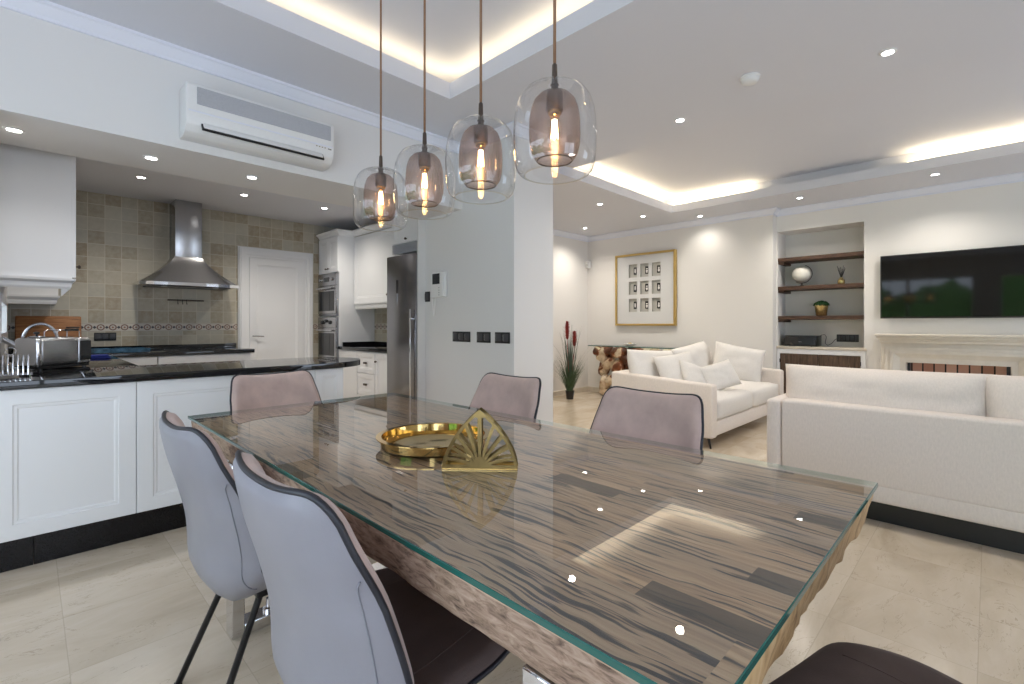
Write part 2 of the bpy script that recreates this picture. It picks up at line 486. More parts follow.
# ------------------------------------------------------------------ dimensions (metres; X right-forward, Y left-forward)
ZD, ZL, ZB, ZK = 2.92, 2.82, 2.315, 2.59          # ceilings: dining, living, beam, kitchen
YA = 3.57                                         # wall with the air conditioner
XC, YC, XC2 = 2.92, 2.876, 3.437                  # wall end
YT = 6.60                                         # tiled kitchen wall
XP, XTV, YJ = 7.264, 7.43, 2.13                   # picture wall, tv wall, jog
YL = 5.25                                         # living side wall
XW, YB = -1.7, -3.4                               # walls behind the camera
XK = -.13                                         # kitchen window wall

# ------------------------------------------------------------------ shell
b = nb(); box(b, XW - .3, 8.1, YB - .3, 7.0, -.12, 0); struct('floor', b, M['floor'])

b = nb()                                          # air conditioner wall = beam over the peninsula
box(b, XK - .002, XC + .2, YA, 4.235, ZB, 3.3); struct('wall_beam', b, M['wall'])
b = nb(); box(b, XC, XC2, YC, 4.188, 0, 3.3); struct('wall_end', b, M['wall'])
b = nb(); box(b, 3.36, XC2, 4.188, YT + .2, 0, 3.0); struct('wall_partition', b, M['tileY'])
b = nb(); box(b, XK - .4, 3.36, YT, YT + .2, 0, 2.9); struct('wall_kitchen', b, M['tileX'])
b = nb(); box(b, XC2, 8.1, YL, YL + .2, 0, 3.2); struct('wall_left', b, M['cream'])
b = nb(); box(b, XP, 8.1, YJ, YL, 0, 3.2); struct('wall_picture', b, M['cream'])
# tv wall with the shelf niche
NY0, NY1, NZ0, NZ1, NX = 1.124, 2.118, .92, 2.52, 7.80
b = nb()
box(b, XTV, 8.1, YB - .2, -.17, 0, 3.2); box(b, XTV, 8.1, .71, NY0, 0, 3.2)
box(b, XTV, 8.1, -.17, .71, .80, 3.2); box(b, 7.95, 8.1, -.17, .71, 0, .8)
box(b, XTV, 8.1, NY0, YJ, NZ1, 3.2); box(b, NX, 8.1, NY0, YJ, 0, NZ1); box(b, XTV, NX, NY1, YJ, 0, NZ1)
struct('wall_tv', b, M['cream'])

def wall_with_holes(name, axis, c0, c1, a0, a1, z1, holes, m):
    """wall along axis ('x' or 'y'), thickness c0..c1, openings (a,b,z0,z1) sorted"""
    b = nb(); cur = a0
    def bx(p, q, z0, zz):
        if q - p < 1e-4 or zz - z0 < 1e-4: return
        if axis == 'x': box(b, p, q, c0, c1, z0, zz)
        else: box(b, c0, c1, p, q, z0, zz)
    for (p, q, z0, zz) in holes:
        bx(cur, p, 0, z1); bx(p, q, 0, z0); bx(p, q, zz, z1); cur = q
    bx(cur, a1, 0, z1)
    struct(name, b, m)
HOLE_W = [(-2.6, -.15, .08, 2.45), (.25, 2.85, .08, 2.45)]          # garden doors, wall behind-left
HOLE_B = [(-.9, 1.3, .1, 2.3), (4.2, 6.6, .1, 2.3)]               # wall behind-right
wall_with_holes('wall_garden', 'y', XW - .2, XW, YB, YA + .2, 3.3, HOLE_W, M['wall'])
wall_with_holes('wall_right', 'x', YB - .2, YB, XW - .2, 8.1, 3.3, HOLE_B, M['wall'])
wall_with_holes('wall_window', 'y', XK - .2, XK, 4.42, YT, 2.9, [(4.55, 5.75, 1.10, 1.43)], M['wall'])
b = nb(); box(b, XW - .2, XK, YA, YA + .2, 0, 3.3); box(b, XK - .2, XK, YA + .2, 4.42, 0, 3.3); struct('wall_corner', b, M['wall'])

def window(n, axis, c, a0, a1, z0, z1, panes):
    """frame + panes in an opening"""
    fr = nb(); gl = nb(); w = .06
    def bx(bb, p, q, zz0, zz1, t0, t1):
        if axis == 'x': box(bb, p, q, c - t0, c + t1, zz0, zz1)
        else: box(bb, c - t0, c + t1, p, q, zz0, zz1)
    bx(fr, a0, a1, z0, z0 + w, .04, .04); bx(fr, a0, a1, z1 - w, z1, .04, .04)
    for i in range(panes + 1):
        p = a0 + (a1 - a0 - w) * i / panes
        bx(fr, p, p + w, z0, z1, .04, .04)
    o = struct('window_%d' % n, fr, M['white'])
    bx(gl, a0 + w, a1 - w, z0 + w, z1 - w, .004, .004)
    OBJ('pane', gl, M['paneglass'], o)
window(1, 'y', XW - .1, *HOLE_W[0], 2); window(2, 'y', XW - .1, *HOLE_W[1], 2)
window(3, 'x', YB - .1, *HOLE_B[0], 2); window(4, 'x', YB - .1, *HOLE_B[1], 2)
window(5, 'y', XK - .03, 4.55, 5.75, 1.10, 1.43, 1)

# ceilings ---------------------------------------------------------------
TX0, TX1, TY0, TY1, ZT = -.45, 2.244, -1.1, 2.887, 3.15           # dining tray
LT = .122
b = nb()
zt = 3.4
# lip slabs
for (x0, x1, y0, y1) in ((XW, TX0, YB, YA), (TX1, 4.18, YB, 3.234), (TX1, XC, 3.234, YA), (TX0, TX1, TY1, YA), (TX0, TX1, YB, TY0)):
    box(b, x0, x1, y0, y1, ZD, ZD + LT)
# cove back wall and tray top
q = .17
box(b, TX0 - q - .06, TX1 + q + .06, TY0 - q - .06, TY1 + q + .06, ZT, zt)
for (x0, x1, y0, y1) in ((TX0 - q - .06, TX0 - q, TY0 - q, TY1 + q), (TX1 + q, TX1 + q + .06, TY0 - q, TY1 + q), (TX0 - q, TX1 + q, TY1 + q, TY1 + q + .06), (TX0 - q, TX1 + q, TY0 - q - .06, TY0 - q)):
    box(b, x0, x1, y0, y1, ZD + LT - .01, ZT + .01)
struct('ceiling', b, M['ceil'])
LX0, LX1, LY0, LY1, ZLT, LL = 4.04, 6.515, -2.45, 3.234, 3.06, .109
b = nb()
box(b, XC2, LX0, LY1, YL, ZL, 3.2)
for (x0, x1, y0, y1) in ((LX0, XTV + .3, LY1, YL), (LX1, XTV + .3, YB, LY1), (LX0, LX1, YB, LY0)):
    box(b, x0, x1, y0, y1, ZL, ZL + LL)
q = .17
box(b, LX0 - .3, LX1 + q + .06, LY0 - q - .06, LY1 + q + .06, ZLT, 3.3)
for (x0, x1, y0, y1) in ((LX1 + q, LX1 + q + .06, LY0 - q, LY1 + q), (LX0, LX1 + q, LY1 + q, LY1 + q + .06), (LX0, LX1 + q, LY0 - q - .06, LY0 - q)):
    box(b, x0, x1, y0, y1, ZL + LL - .01, ZLT + .01)
struct('ceiling', b, M['ceil'])
b = nb(); box(b, XK, 3.36, 4.235, YT, ZK, 2.75); struct('ceiling', b, M['ceil'])
b = nb(); box(b, XW - .4, 8.2, YB - .3, 7.0, 3.4, 3.5); struct('ceiling', b, M['ceil'])   # roof slab

# led strips behind the lips (light behind the cove; the far cove has an unlit run)
def led(label, seg, z, m):
    b = nb(); x0, x1, y0, y1 = seg
    box(b, x0, x1, y0, y1, z, z + .012)
    tag(OBJ('led_strip', b, m), label, 'led strip', 'light strips in the ceiling recesses')
M['led2'] = emit('warm led bright', (1.0, .80, .50, 1), 17)
zc = ZD + LT + .001; e = .045
led('warm light strip above the dining table, on the recess side towards the air conditioner', (TX0, TX1 + e, TY1 + e, TY1 + e + .03), zc, M['led'])
led('warm light strip above the dining table, on the recess side towards the living room', (TX1 + e, TX1 + e + .03, TY0, TY1 + e), zc, M['led'])
zc = ZL + LL + .001
led('warm light strip over the sofas, left side of the recess near the white wall end', (LX0 + .1, LX1 - .36, LY1 + e, LY1 + e + .03), zc, M['led2'])
led('short warm light strip over the sofas, at the recess corner', (LX1 - .31, LX1 + e, LY1 + e, LY1 + e + .03), zc, M['led2'])
led('warm light strip over the sofas, on the picture wall side of the recess', (LX1 + e, LX1 + e + .03, 2.15, LY1), zc, M['led2'])
led('warm light strip over the sofas, on the television side of the recess', (LX1 + e, LX1 + e + .03, -2.2, .62), zc, M['led2'])

# crown mouldings ----------------------------------------------------------
def crown(n, path, zc, h=.10, d=.08):
    b = nb()
    prof = [(0, zc), (d, zc), (d, zc - .016), (d - .014, zc - .022), (d * .62, zc - h * .42), (d * .36, zc - h * .70), (.016, zc - h * .80), (.016, zc - h), (0, zc - h)]
    frame_strip(b, prof, path)
    o = struct('trim_%d' % n, b, M['crown'])
crown(1, [(XW, YA), (XC, YA), (XC, YC), (XC2, YC)], ZD, .085, .062)
crown(2, [(XC2, YC + .36), (XC2, YL), (XP, YL), (XP, YJ), (XTV, YJ), (XTV, YB)], ZL, .085, .075)
b = nb()
frame_strip(b, [(0, 0), (.014, 0), (.014, .075), (.010, .082), (0, .082)], [(XC2, YC + .03), (XC2, YL), (XP, YL), (XP, YJ)])
struct('baseboard_left', b, M['stone'])

# ------------------------------------------------------------------ downlights
def downlight(i, x, y, z, label, power):
    t = thing('downlight', label, 'downlight', (x, y, z), 0, 'recessed ceiling spots')
    r = nb(); lathe(r, [(.030, -.004), (.034, -.008), (.044, -.006), (.046, -.0005), (.030, -.0005), (.030, -.004)], 24)
    OBJ('ring', r, M['whitematt'], t, True)
    l = nb(); lathe(l, [(0, -.0045), (.029, -.0045)], 20); 
    OBJ('lens', l, M['lens'], t)
    L = bpy.data.lights.new('spot', 'SPOT'); L.energy = power; L.spot_size = math.radians(140); L.spot_blend = 1.0; L.shadow_soft_size = .03
    L.color = (1.0, .985, .97) if z > ZB + .3 and z < ZK + .01 or z < 2.4 else (1.0, .93, .84)
    o = bpy.data.objects.new('spot', L); COL.objects.link(o); o.parent = t; o.location = (0, 0, -.02)
PW = 50
DL = [(3.82, 1.826, ZD, 'white ceiling spot nearest the four pendants, left of the smoke alarm'),
      (3.782, .450, ZD, 'white ceiling spot right of the smoke alarm on the plain ceiling'),
      (3.83, 2.96, ZD, 'white ceiling spot seen through the glass of the nearest pendant'),
      (5.355, 3.671, ZL, 'white ceiling spot just past the white wall end, outside the lit recess'),
      (6.394, 3.627, ZL, 'white ceiling spot left of the recess corner over the root console'),
      (6.987, 3.031, ZL, 'white ceiling spot between recess corner and framed picture wall'),
      (6.512, 4.761, ZL, 'white ceiling spot in the corner above the red plumed grass'),
      (6.86, 1.70, ZL, 'white ceiling spot above the niche with the dark shelves'),
      (6.80, .412, ZL, 'white ceiling spot above the television'),
      (-.054, 3.885, ZB, 'white spot in the kitchen beam at the far left of the photo'),
      (.571, 3.90, ZB, 'white spot in the kitchen beam left below the air conditioner'),
      (1.174, 3.885, ZB, 'white spot in the kitchen beam under the middle of the air conditioner'),
      ]
for i, (x, y, z, lab) in enumerate(DL): downlight(i, x, y, z, lab, (14 if 'framed picture wall' in lab else PW) if z > 2.4 else 9)
for (x, y, lab) in ((.742, 5.59, 'white kitchen ceiling spot left of the extractor hood'), (1.61, 5.58, 'white kitchen ceiling spot right of the extractor hood'),
                    (2.46, 5.55, 'white kitchen ceiling spot near the tall oven cabinet')):
    downlight(0, x, y, ZK, lab, 40)
# smoke alarm
b = nb(); lathe(b, [(0, -.045), (.030, -.045), (.046, -.040), (.056, -.028), (.058, -.012), (.064, -.010), (.064, -.0005)], 32, False)
o = OBJ('smoke_alarm', b, M['whitematt'], None, True); o.location = (3.497, 1.168, ZD); tag(o, 'round white smoke alarm on the plain ceiling between two spots', 'smoke alarm')
# motion sensor in the far corner
t = thing('motion_sensor', 'small white motion sensor high in the corner beside the framed picture', 'sensor', (XP - .04, YL - .04, 2.25))
b = nb(); box(b, -.04, .0395, -.04, .0395, 0, .13, .012); OBJ('body', b, M['whitematt'], t, True)
b = nb(); box(b, -.046, -.03, -.025, .02, .03, .075, .006); OBJ('lens', b, M['paper'], t, True)

# ================================================================== KITCHEN
def shaker(bm, axis, c, s, a0, a1, z0, z1, t=.02, rim=.07, rec=.008):
    """framed door/panel lying on plane axis=c, thickness t toward s (+1/-1); recessed centre with a sloping bead"""
    def ring(ins, d):
        P = [(a0 + ins, z0 + ins), (a1 - ins, z0 + ins), (a1 - ins, z1 - ins), (a0 + ins, z1 - ins)]
        return [bm.verts.new((c + s * d, p, z) if axis == 'x' else (p, c + s * d, z)) for p, z in P]
    L = [ring(0, 0), ring(0, t - .002), ring(.002, t), ring(rim, t), ring(rim + .004, t - rec * .45), ring(rim + .016, t - rec * .55), ring(rim + .022, t - rec)]
    for A, B in zip(L, L[1:]):
        for i in range(4):
            j = (i + 1) % 4; bm.faces.new((A[i], A[j], B[j], B[i]))
    bm.faces.new(L[-1]); bm.faces.new(list(reversed(L[0])))

def knob(parent, x, y, z, d, r=.013):
    """small round knob projecting along d=(dx,dy)"""
    b = nb(); ang = math.atan2(d[1], d[0])
    Mx = T(x, y, z) @ Rz(ang) @ Matrix.Rotation(PI / 2, 4, 'Y')
    k = nb(); lathe(k, [(0, 0), (.006, 0), (.005, .012), (r, .016), (r * 1.05, .022), (r * .7, .028), (0, .029)], 14)
    merge(b, k, Mx)
    OBJ('knob', b, M['bronzemetal'], parent, True, world=True)

ZC = .94
# peninsula cabinets (their backs face the dining table)
for (x0, x1, lab) in ((XK + .002, .433, 'white panelled peninsula back unit at the left edge of the photo'), (.436, 1.452, 'white panelled peninsula back unit behind the two left chairs'),
                      (1.455, 1.665, 'narrow white end unit of the peninsula behind the far end chair')):
    t = thing('kitchen_cabinet', lab, 'cabinet', ((x0 + x1) / 2, 3.75, .148), 0, 'peninsula units')
    b = nb(); box(b, x0, x1, 3.455, 4.02, .148, ZC - .042, .002, 1); OBJ('body', b, M['white'], t, world=True)
    b = nb()
    if x1 - x0 > .4: shaker(b, 'y', 3.454, -1, x0, x1, .15, ZC - .044, .022, .075)
    else: shaker(b, 'y', 3.454, -1, x0, x1, .15, ZC - .044, .022, .05)
    OBJ('back_panel', b, M['white'], t, world=True)
b = nb()
box(b, XK, .020, 3.445, 3.98, 0, .147, .001, 1); box(b, .022, 1.645, 3.445, 3.98, 0, .147, .001, 1)
tag(OBJ('plinth', b, M['plinth']), 'black granite plinth along the foot of the white peninsula', 'plinth')
# worktops: peninsula with rounded end, left run, back run
b = nb()
poly = [(XK, 4.13), (XK, 3.40)]
for i in range(0, 25):                              # half round end
    a = -PI / 2 + PI * i / 24
    poly.append((1.565 + .365 * math.cos(a), 3.765 + .365 * math.sin(a)))
prism(b, [(p[0], p[1]) for p in poly], 2, ZC - .04, ZC)
bmesh.ops.bevel(b, geom=[e for e in b.edges if abs(e.verts[0].co.z - e.verts[1].co.z) < 1e-5], offset=.004, segments=2, profile=.5, affect='EDGES')
tag(OBJ('worktop', b, M['granite'], None, True), 'black polished granite worktop with rounded end on the white peninsula', 'worktop')
b = nb(); box(b, XK, .535, 4.135, 5.96, ZC - .04, ZC, .004); box(b, XK, 1.83, 5.965, YT - .002, ZC - .04, ZC, .004); box(b, XK, 1.81, YT - .022, YT - .002, ZC, .99, .002, 1)
tag(OBJ('worktop', b, M['granite'], None, True), 'black granite worktop and upstand along the tiled hood wall', 'worktop')
# base units under them
for (x0, x1, lab) in ((.54, .93, 'white base unit in the kitchen corner left of the hood'), (.935, 1.80, 'white base unit below the extractor hood')):
    t = thing('kitchen_cabinet', lab, 'cabinet', ((x0 + x1) / 2, 6.3, 0), 0, 'base units under the hood wall')
    b = nb(); box(b, x0, x1, 6.02, YT - .01, 0, ZC - .042, .002, 1); OBJ('body', b, M['white'], t, world=True)
    b = nb(); shaker(b, 'y', 6.018, -1, x0 + .003, x1 - .003, .15, ZC - .05, .02, .06); OBJ('door', b, M['white'], t, world=True)
t = thing('kitchen_cabinet', 'white base unit of the left run under the toaster', 'cabinet', (.2, 5, 0))
b = nb(); box(b, XK + .002, .50, 4.14, 5.99, 0, ZC - .042, .002, 1); OBJ('body', b, M['white'], t, world=True)
b = nb(); shaker(b, 'x', .501, 1, 4.2, 5.0, .15, ZC - .05, .02, .06); OBJ('door', b, M['white'], t, world=True)

# wall cupboard on the left (we see its end panel)
CX = .235
t = thing('wall_cabinet', 'big white wall cupboard under the beam, cut by the left photo edge', 'cabinet', (.05, 5.0, 1.46))
b = nb(); box(b, XK, CX - .022, 4.425, 5.6, 1.53, 2.45, .002, 1); OBJ('body', b, M['white'], t, world=True)
b = nb(); shaker(b, 'x', CX - .022, 1, 4.43, 5.02, 1.54, 2.44, .02, .06); 
d = OBJ('door', b, M['white'], t, world=True); knob(d, CX - .002, 4.50, 1.62, (1, 0))
b = nb(); frame_strip(b, [(0, 1.46), (.004, 1.46), (.010, 1.475), (.012, 1.50), (.030, 1.515), (.032, 1.53), (0, 1.53)], [(XK, 4.428), (CX - .035, 4.428), (CX - .035, 5.6)])
OBJ('pelmet', b, M['white'], t, world=True)
t = thing('wall_cabinet', 'small white wall cupboard in the far left kitchen corner on the tiles', 'cabinet', (.05, 6.4, 1.40))
b = nb(); box(b, XK, CX - .03, 6.25, YT - .003, 1.49, 2.45, .002, 1); OBJ('body', b, M['white'], t, world=True)
b = nb(); frame_strip(b, [(0, 1.41), (.004, 1.41), (.010, 1.43), (.012, 1.45), (.030, 1.475), (.032, 1.49), (0, 1.49)], [(XK, 6.26), (CX - .05, 6.26), (CX - .05, YT - .003)])
OBJ('pelmet', b, M['white'], t, world=True)

# extractor hood ------------------------------------------------------------
HX = 1.262
t = thing('extractor_hood', 'brushed steel chimney hood with flared canopy on the tiled wall', 'hood', (HX, 6.4, 1.63))
b = nb(); box(b, HX - .127, HX + .127, 6.31, YT - .002, 1.93, ZK - .001, .004, 2)
OBJ('chimney', b, M['steel'], t, True, world=True)
b = nb()
# flared canopy: concave sections from the rim up to the chimney
rings = []
for i in range(13):
    s = i / 12
    k = (1 - s) ** 1.38
    hw = .132 + (.455 - .132) * k; yf = 6.30 - (6.30 - 6.105) * k
    z = 1.665 + .30 * s
    r = .03 + .10 * (1 - s)
    pts = []
    pts.append((HX - hw, YT - .002)); 
    for j in range(9):
        u = -1 + 2 * j / 8
        bow = .045 * (1 - u * u) * (1 - s) * .8
        pts.append((HX + hw * u, yf - bow + .06 * abs(u) ** 6 * (1 - s)))
    pts.append((HX + hw, YT - .002))
    rings.append([b.verts.new((p[0], p[1], z)) for p in pts])
for A, B in zip(rings, rings[1:]):
    for j in range(len(A) - 1): b.faces.new((A[j], A[j + 1], B[j + 1], B[j]))
b.faces.new(rings[-1]); 
OBJ('canopy', b, M['steel'], t, True, world=True)
b = nb(); A = []
for j in range(9):
    u = -1 + 2 * j / 8
    A.append((HX + .462 * u, 6.10 - .045 * (1 - u * u) * .8 + .06 * abs(u) ** 6))
prism(b, [(HX - .462, YT - .002)] + A + [(HX + .462, YT - .002)], 2, 1.635, 1.668)
OBJ('rim', b, M['chrome'], t, False, world=True)
b = nb(); box(b, HX - .38, HX + .38, 6.18, 6.55, 1.628, 1.636, .003); OBJ('filter', b, M['darkgrey'], t, world=True)
for dx in (-.24, .24):
    b = nb(); lathe(b, [(0, 1.622), (.025, 1.622), (.03, 1.63), (0, 1.63)], 16, c=(HX + dx, 6.22, 0)); OBJ('lamp', b, M['paper'], t, True, world=True)
# utensil rail
t = thing('utensil_rail', 'slim steel hanging rail with hooks on the tiles below the hood', 'rail', (1.28, YT - .03, 1.47))
b = nb(); tube(b, [(1.11, YT - .035, 1.498), (1.46, YT - .035, 1.498)], .0085, 10)
for x in (1.13, 1.44): tube(b, [(x, YT - .001, 1.498), (x, YT - .035, 1.498)], .005, 8)
OBJ('bar', b, M['bronzemetal'], t, True, world=True)
for x in (1.205, 1.25, 1.29):
    b = nb(); tube(b, [(x, YT - .035, 1.506), (x, YT - .043, 1.50), (x, YT - .043, 1.46), (x, YT - .055, 1.45), (x, YT - .064, 1.462)], .003, 6); OBJ('hook', b, M['blackmetal'], t, True, world=True)
# double sockets
def plate(name, label, cat, axis, c, s, a0, a1, z0, z1, nr, m, group=None, keymat=None, socket=False):
    if axis == 'y': L = ((a0 + a1) / 2, c, (z0 + z1) / 2)
    else: L = (c, (a0 + a1) / 2, (z0 + z1) / 2)
    t = thing(name, label, cat, L, 0, group)
    def bx(bb, p, q, zz0, zz1, d0, d1, bev):
        lo, hi = sorted((c + s * d0, c + s * d1))
        if axis == 'x': box(bb, lo, hi, p, q, zz0, zz1, bev)
        else: box(bb, p, q, lo, hi, zz0, zz1, bev)
    b = nb(); bx(b, a0, a1, z0, z1, .0005, .009, .003); OBJ('plate', b, m, t, True, world=True)
    w = (a1 - a0) / nr; g = w * .16; h = (z1 - z0) * .17
    for i in range(nr):
        b = nb(); p = a0 + w * i + g; q_ = a0 + w * (i + 1) - g
        bx(b, p, q_, z0 + h, z1 - h, .008, .0125, .002)
        r_ = OBJ('socket' if socket else 'rocker', b, keymat or M['darkgrey'], t, True, world=True)
        if not socket:
            b = nb(); bx(b, q_ - .004, q_ + .001, z0 + h * 1.2, z1 - h * 1.2, .012, .0135, .0005); OBJ('edge_trim', b, M['steel'], r_, world=True)
plate('wall_socket', 'black triple wall socket on the kitchen tiles under the patterned border', 'socket', 'y', YT, -1, .485, .665, 1.05, 1.135, 3, M['black'], socket=True)

# kitchen door ------------------------------------------------------------
DX0, DX1, DZ = 1.83, 2.755, 2.19
b = nb(); cw = .125
for (w0, w1, dp) in ((0, cw, .022), (.010, cw - .028, .040), (.026, .062, .052)):
    pts_o = [(DX0 + w0, 0), (DX0 + w0, DZ - w0), (DX1 - w0, DZ - w0), (DX1 - w0, 0), (DX1 - w1, 0), (DX1 - w1, DZ - w1), (DX0 + w1, DZ - w1), (DX0 + w1, 0)]
    prism(b, pts_o, 1, YT - dp, YT)
door1 = struct('door_1', b, M['white'])
lx0, lx1, lz = DX0 + cw, DX1 - cw, DZ - cw
b = nb(); box(b, lx0, lx1, YT - .012, YT - .001, .005, lz - .002)
shaker(b, 'y', YT - .005, -1, lx0 + .002, lx1 - .002, .01, lz - .004, .022, .085, .020)
OBJ('leaf', b, M['white'], door1)
b = nb(); box(b, lx0 + .02, lx0 + .058, YT - .024, YT - .016, .93, 1.14, .004); 
hd = OBJ('handle_plate', b, M['grille'], door1)
b = nb(); tube(b, [(lx0 + .039, YT - .022, 1.075), (lx0 + .039, YT - .06, 1.075), (lx0 + .06, YT - .064, 1.075), (lx0 + .16, YT - .062, 1.07)], .0085, 10); OBJ('lever', b, M['steel'], hd, True)

# tall oven cabinet -----------------------------------------------------------
FX = 2.83; TY0_, TY1_ = 5.99, YT - .03
t = thing('tall_cabinet', 'tall white kitchen cabinet housing the two steel ovens', 'cabinet', (3.05, 6.3, 0))
b = nb()
for (z0, z1) in ((0, .742), (1.318, 1.332), (1.898, 2.38)): box(b, FX + .022, 3.355, TY0_ + .018, TY1_ - .018, z0, z1)
box(b, FX + .33, 3.355, TY0_ + .018, TY1_ - .018, .742, 1.898)
for (y0, y1) in ((TY0_, TY0_ + .018), (TY1_ - .018, TY1_)): box(b, FX + .022, 3.355, y0, y1, 0, 2.38)
OBJ('body', b, M['white'], t, world=True)
ym = (TY0_ + TY1_) / 2
for (y0, y1, kx) in ((TY0_ + .004, ym - .002, ym - .035), (ym + .002, TY1_ - .004, ym + .035)):
    b = nb(); shaker(b, 'x', FX + .022, -1, y0, y1, 1.905, 2.37, .022, .055); d = OBJ('door', b, M['white'], t, world=True); knob(d, FX, kx, 1.96, (-1, 0), .011)
b = nb(); shaker(b, 'x', FX + .022, -1, TY0_ + .004, TY1_ - .004, .16, .735, .022, .06); d = OBJ('drawer', b, M['white'], t, world=True); knob(d, FX, ym, .6, (-1, 0))
b = nb(); frame_strip(b, [(0, 2.38), (.012, 2.38), (.018, 2.40), (.045, 2.425), (.055, 2.43), (.055, 2.45), (0, 2.45)], [(FX + .02, TY1_), (FX + .02, TY0_), (3.05, TY0_), (3.05, 4.80)])
OBJ('cornice', b, M['white'], t, world=True)

def oven(z0, z1, label, zsplit, knobs):
    y0, y1 = TY0_ + .02, TY1_ - .02
    t = thing('oven', label, 'oven', (FX + .02, ym, z0), 0, 'built in ovens')
    b = nb(); box(b, FX - .002, FX + .30, y0, y1, z0, z1, .003); OBJ('body', b, M['steel'], t, world=True)
    b = nb(); box(b, FX - .018, FX - .001, y0, y1, zsplit + .006, z1, .004)
    p = OBJ('control_panel', b, M['steel'], t, True, world=True)
    zc = (zsplit + z1) / 2 + .003
    if knobs == 2:
        b = nb(); box(b, FX - .021, FX - .017, ym - .075, ym + .075, zc - .028, zc + .032, .001); OBJ('display', b, M['darkglass'], p, world=True)
        ks = (ym - .18, ym + .18)
    else:
        ks = (ym - .12, ym, ym + .12)
    for i, ky in enumerate(ks):
        b = nb(); k = nb(); rr = .022 if knobs == 2 else (.026 if i != 1 else .022); lathe(k, [(0, 0), (rr, 0), (rr * .92, .022), (0, .024)], 18)
        merge(b, k, T(FX - .018, ky, zc + (0 if i != 1 or knobs == 2 else .018)) @ Matrix.Rotation(-PI / 2, 4, 'Y')); OBJ('knob', b, M['steel'] if knobs == 2 else M['black'], p, True, world=True)
    b = nb(); box(b, FX - .020, FX - .001, y0, y1, z0 + .03, zsplit, .004); d = OBJ('door', b, M['steel'], t, True, world=True)
    b = nb(); box(b, FX - .0235, FX - .019, y0 + .045, y1 - .045, z0 + .065, zsplit - .07, .002); OBJ('window', b, M['darkglass'], d, world=True)
    b = nb(); tube(b, [(FX - .02, y0 + .05, zsplit - .03), (FX - .055, y0 + .05, zsplit - .03), (FX - .055, y1 - .05, zsplit - .03), (FX - .02, y1 - .05, zsplit - .03)], .010, 10); OBJ('handle', b, M['chrome'], d, True, world=True)
    b = nb(); box(b, FX - .012, FX - .001, y0, y1, z0, z0 + .026, .002); OBJ('base_trim', b, M['steeldark'], t, world=True)
oven(1.335, 1.895, 'upper steel compact oven with display in the tall white cabinet', 1.73, 2)
oven(.745, 1.315, 'lower steel oven with three black knobs in the tall white cabinet', 1.175, 3)

# base run, wall cupboard and fridge on the right ---------------------------------
RY0, RY1 = 4.77, 5.985
ua = [(RY0, 5.07, 'd'), (5.075, 5.50, 'w'), (5.505, RY1, 'd')]
for (y0, y1, kind) in ua:
    lab = {'d': 'white base unit with one door beside the fridge' if y0 < 5 else 'white base unit with one door next to the ovens', 'w': 'white drawer unit with dark pulls between fridge and ovens'}[kind]
    t = thing('kitchen_cabinet', lab, 'cabinet', (3.1, (y0 + y1) / 2, 0), 0, 'base units by the fridge')
    b = nb(); box(b, FX + .035, 3.35, y0, y1, .10, ZC - .042, .002, 1); box(b, FX + .08, 3.35, y0, y1, 0, .10); OBJ('body', b, M['white'], t, world=True)
    if kind == 'w':
        zz = [(.115, .37), (.378, .63), (.638, .885)]
        for (z0, z1) in zz:
            b = nb(); shaker(b, 'x', FX + .035, -1, y0 + .003, y1 - .003, z0, z1, .02, .045); d = OBJ('drawer', b, M['white'], t, world=True)
            b = nb(); box(b, FX - .006, FX + .016, (y0 + y1) / 2 - .03, (y0 + y1) / 2 + .03, (z0 + z1) / 2 - .012, (z0 + z1) / 2 + .012, .004); OBJ('pull', b, M['bronzemetal'], d, world=True)
    else:
        b = nb(); shaker(b, 'x', FX + .035, -1, y0 + .003, y1 - .003, .115, .885, .02, .05); d = OBJ('door', b, M['white'], t, world=True); knob(d, FX + .015, y1 - .04 if y0 < 5 else y0 + .04, .79, (-1, 0))
b = nb(); box(b, FX, 3.355, RY0, RY1, ZC - .04, ZC, .004); box(b, 3.335, 3.355, RY0, RY1, ZC, .99, .002, 1); box(b, FX + .06, 3.335, RY1 - .02, RY1, ZC, .99, .002, 1)
tag(OBJ('worktop', b, M['granite'], None, True), 'black granite worktop between the fridge and the ovens', 'worktop')
t = thing('wall_cabinet', 'white wall cupboard between the ovens and the fridge', 'cabinet', (3.2, 5.4, 1.42))
b = nb(); box(b, 3.07, 3.355, RY0 + .02, RY1 - .004, 1.50, 2.38, .002, 1); OBJ('body', b, M['white'], t, world=True)
b = nb(); shaker(b, 'x', 3.07, -1, RY0 + .022, RY1 - .01, 1.50, 2.37, .02, .065); d = OBJ('door', b, M['white'], t, world=True); knob(d, 3.05, RY0 + .35, 1.58, (-1, 0))
b = nb(); frame_strip(b, [(0, 1.42), (.004, 1.42), (.012, 1.44), (.016, 1.47), (.030, 1.485), (.032, 1.50), (0, 1.50)], [(3.075, RY0 + .02), (3.075, RY1 - .006)][::-1])
OBJ('pelmet', b, M['white'], t, world=True)
GY0, GY1 = 4.19, 4.765
t = thing('fridge', 'tall brushed steel fridge beside the white wall', 'fridge', (3.05, 4.48, 0))
b = nb(); box(b, FX + .04, 3.35, GY0 + .004, GY1 - .004, .0, 1.96, .003); OBJ('body', b, M['darkgrey'], t, world=True)
b = nb(); box(b, FX - .012, FX + .036, GY0 + .002, GY1 - .002, .09, 1.965, .006, 2); d = OBJ('door', b, M['steeldark'], t, True, world=True)
b = nb(); box(b, FX - .0155, FX - .011, 4.535, 4.567, 1.56, 1.70, .001); OBJ('display', b, M['black'], d, world=True)
b = nb(); box(b, FX - .0145, FX - .011, 4.548, 4.556, 1.44, 1.555, .0005); OBJ('badge_strip', b, M['chrome'], d, world=True)
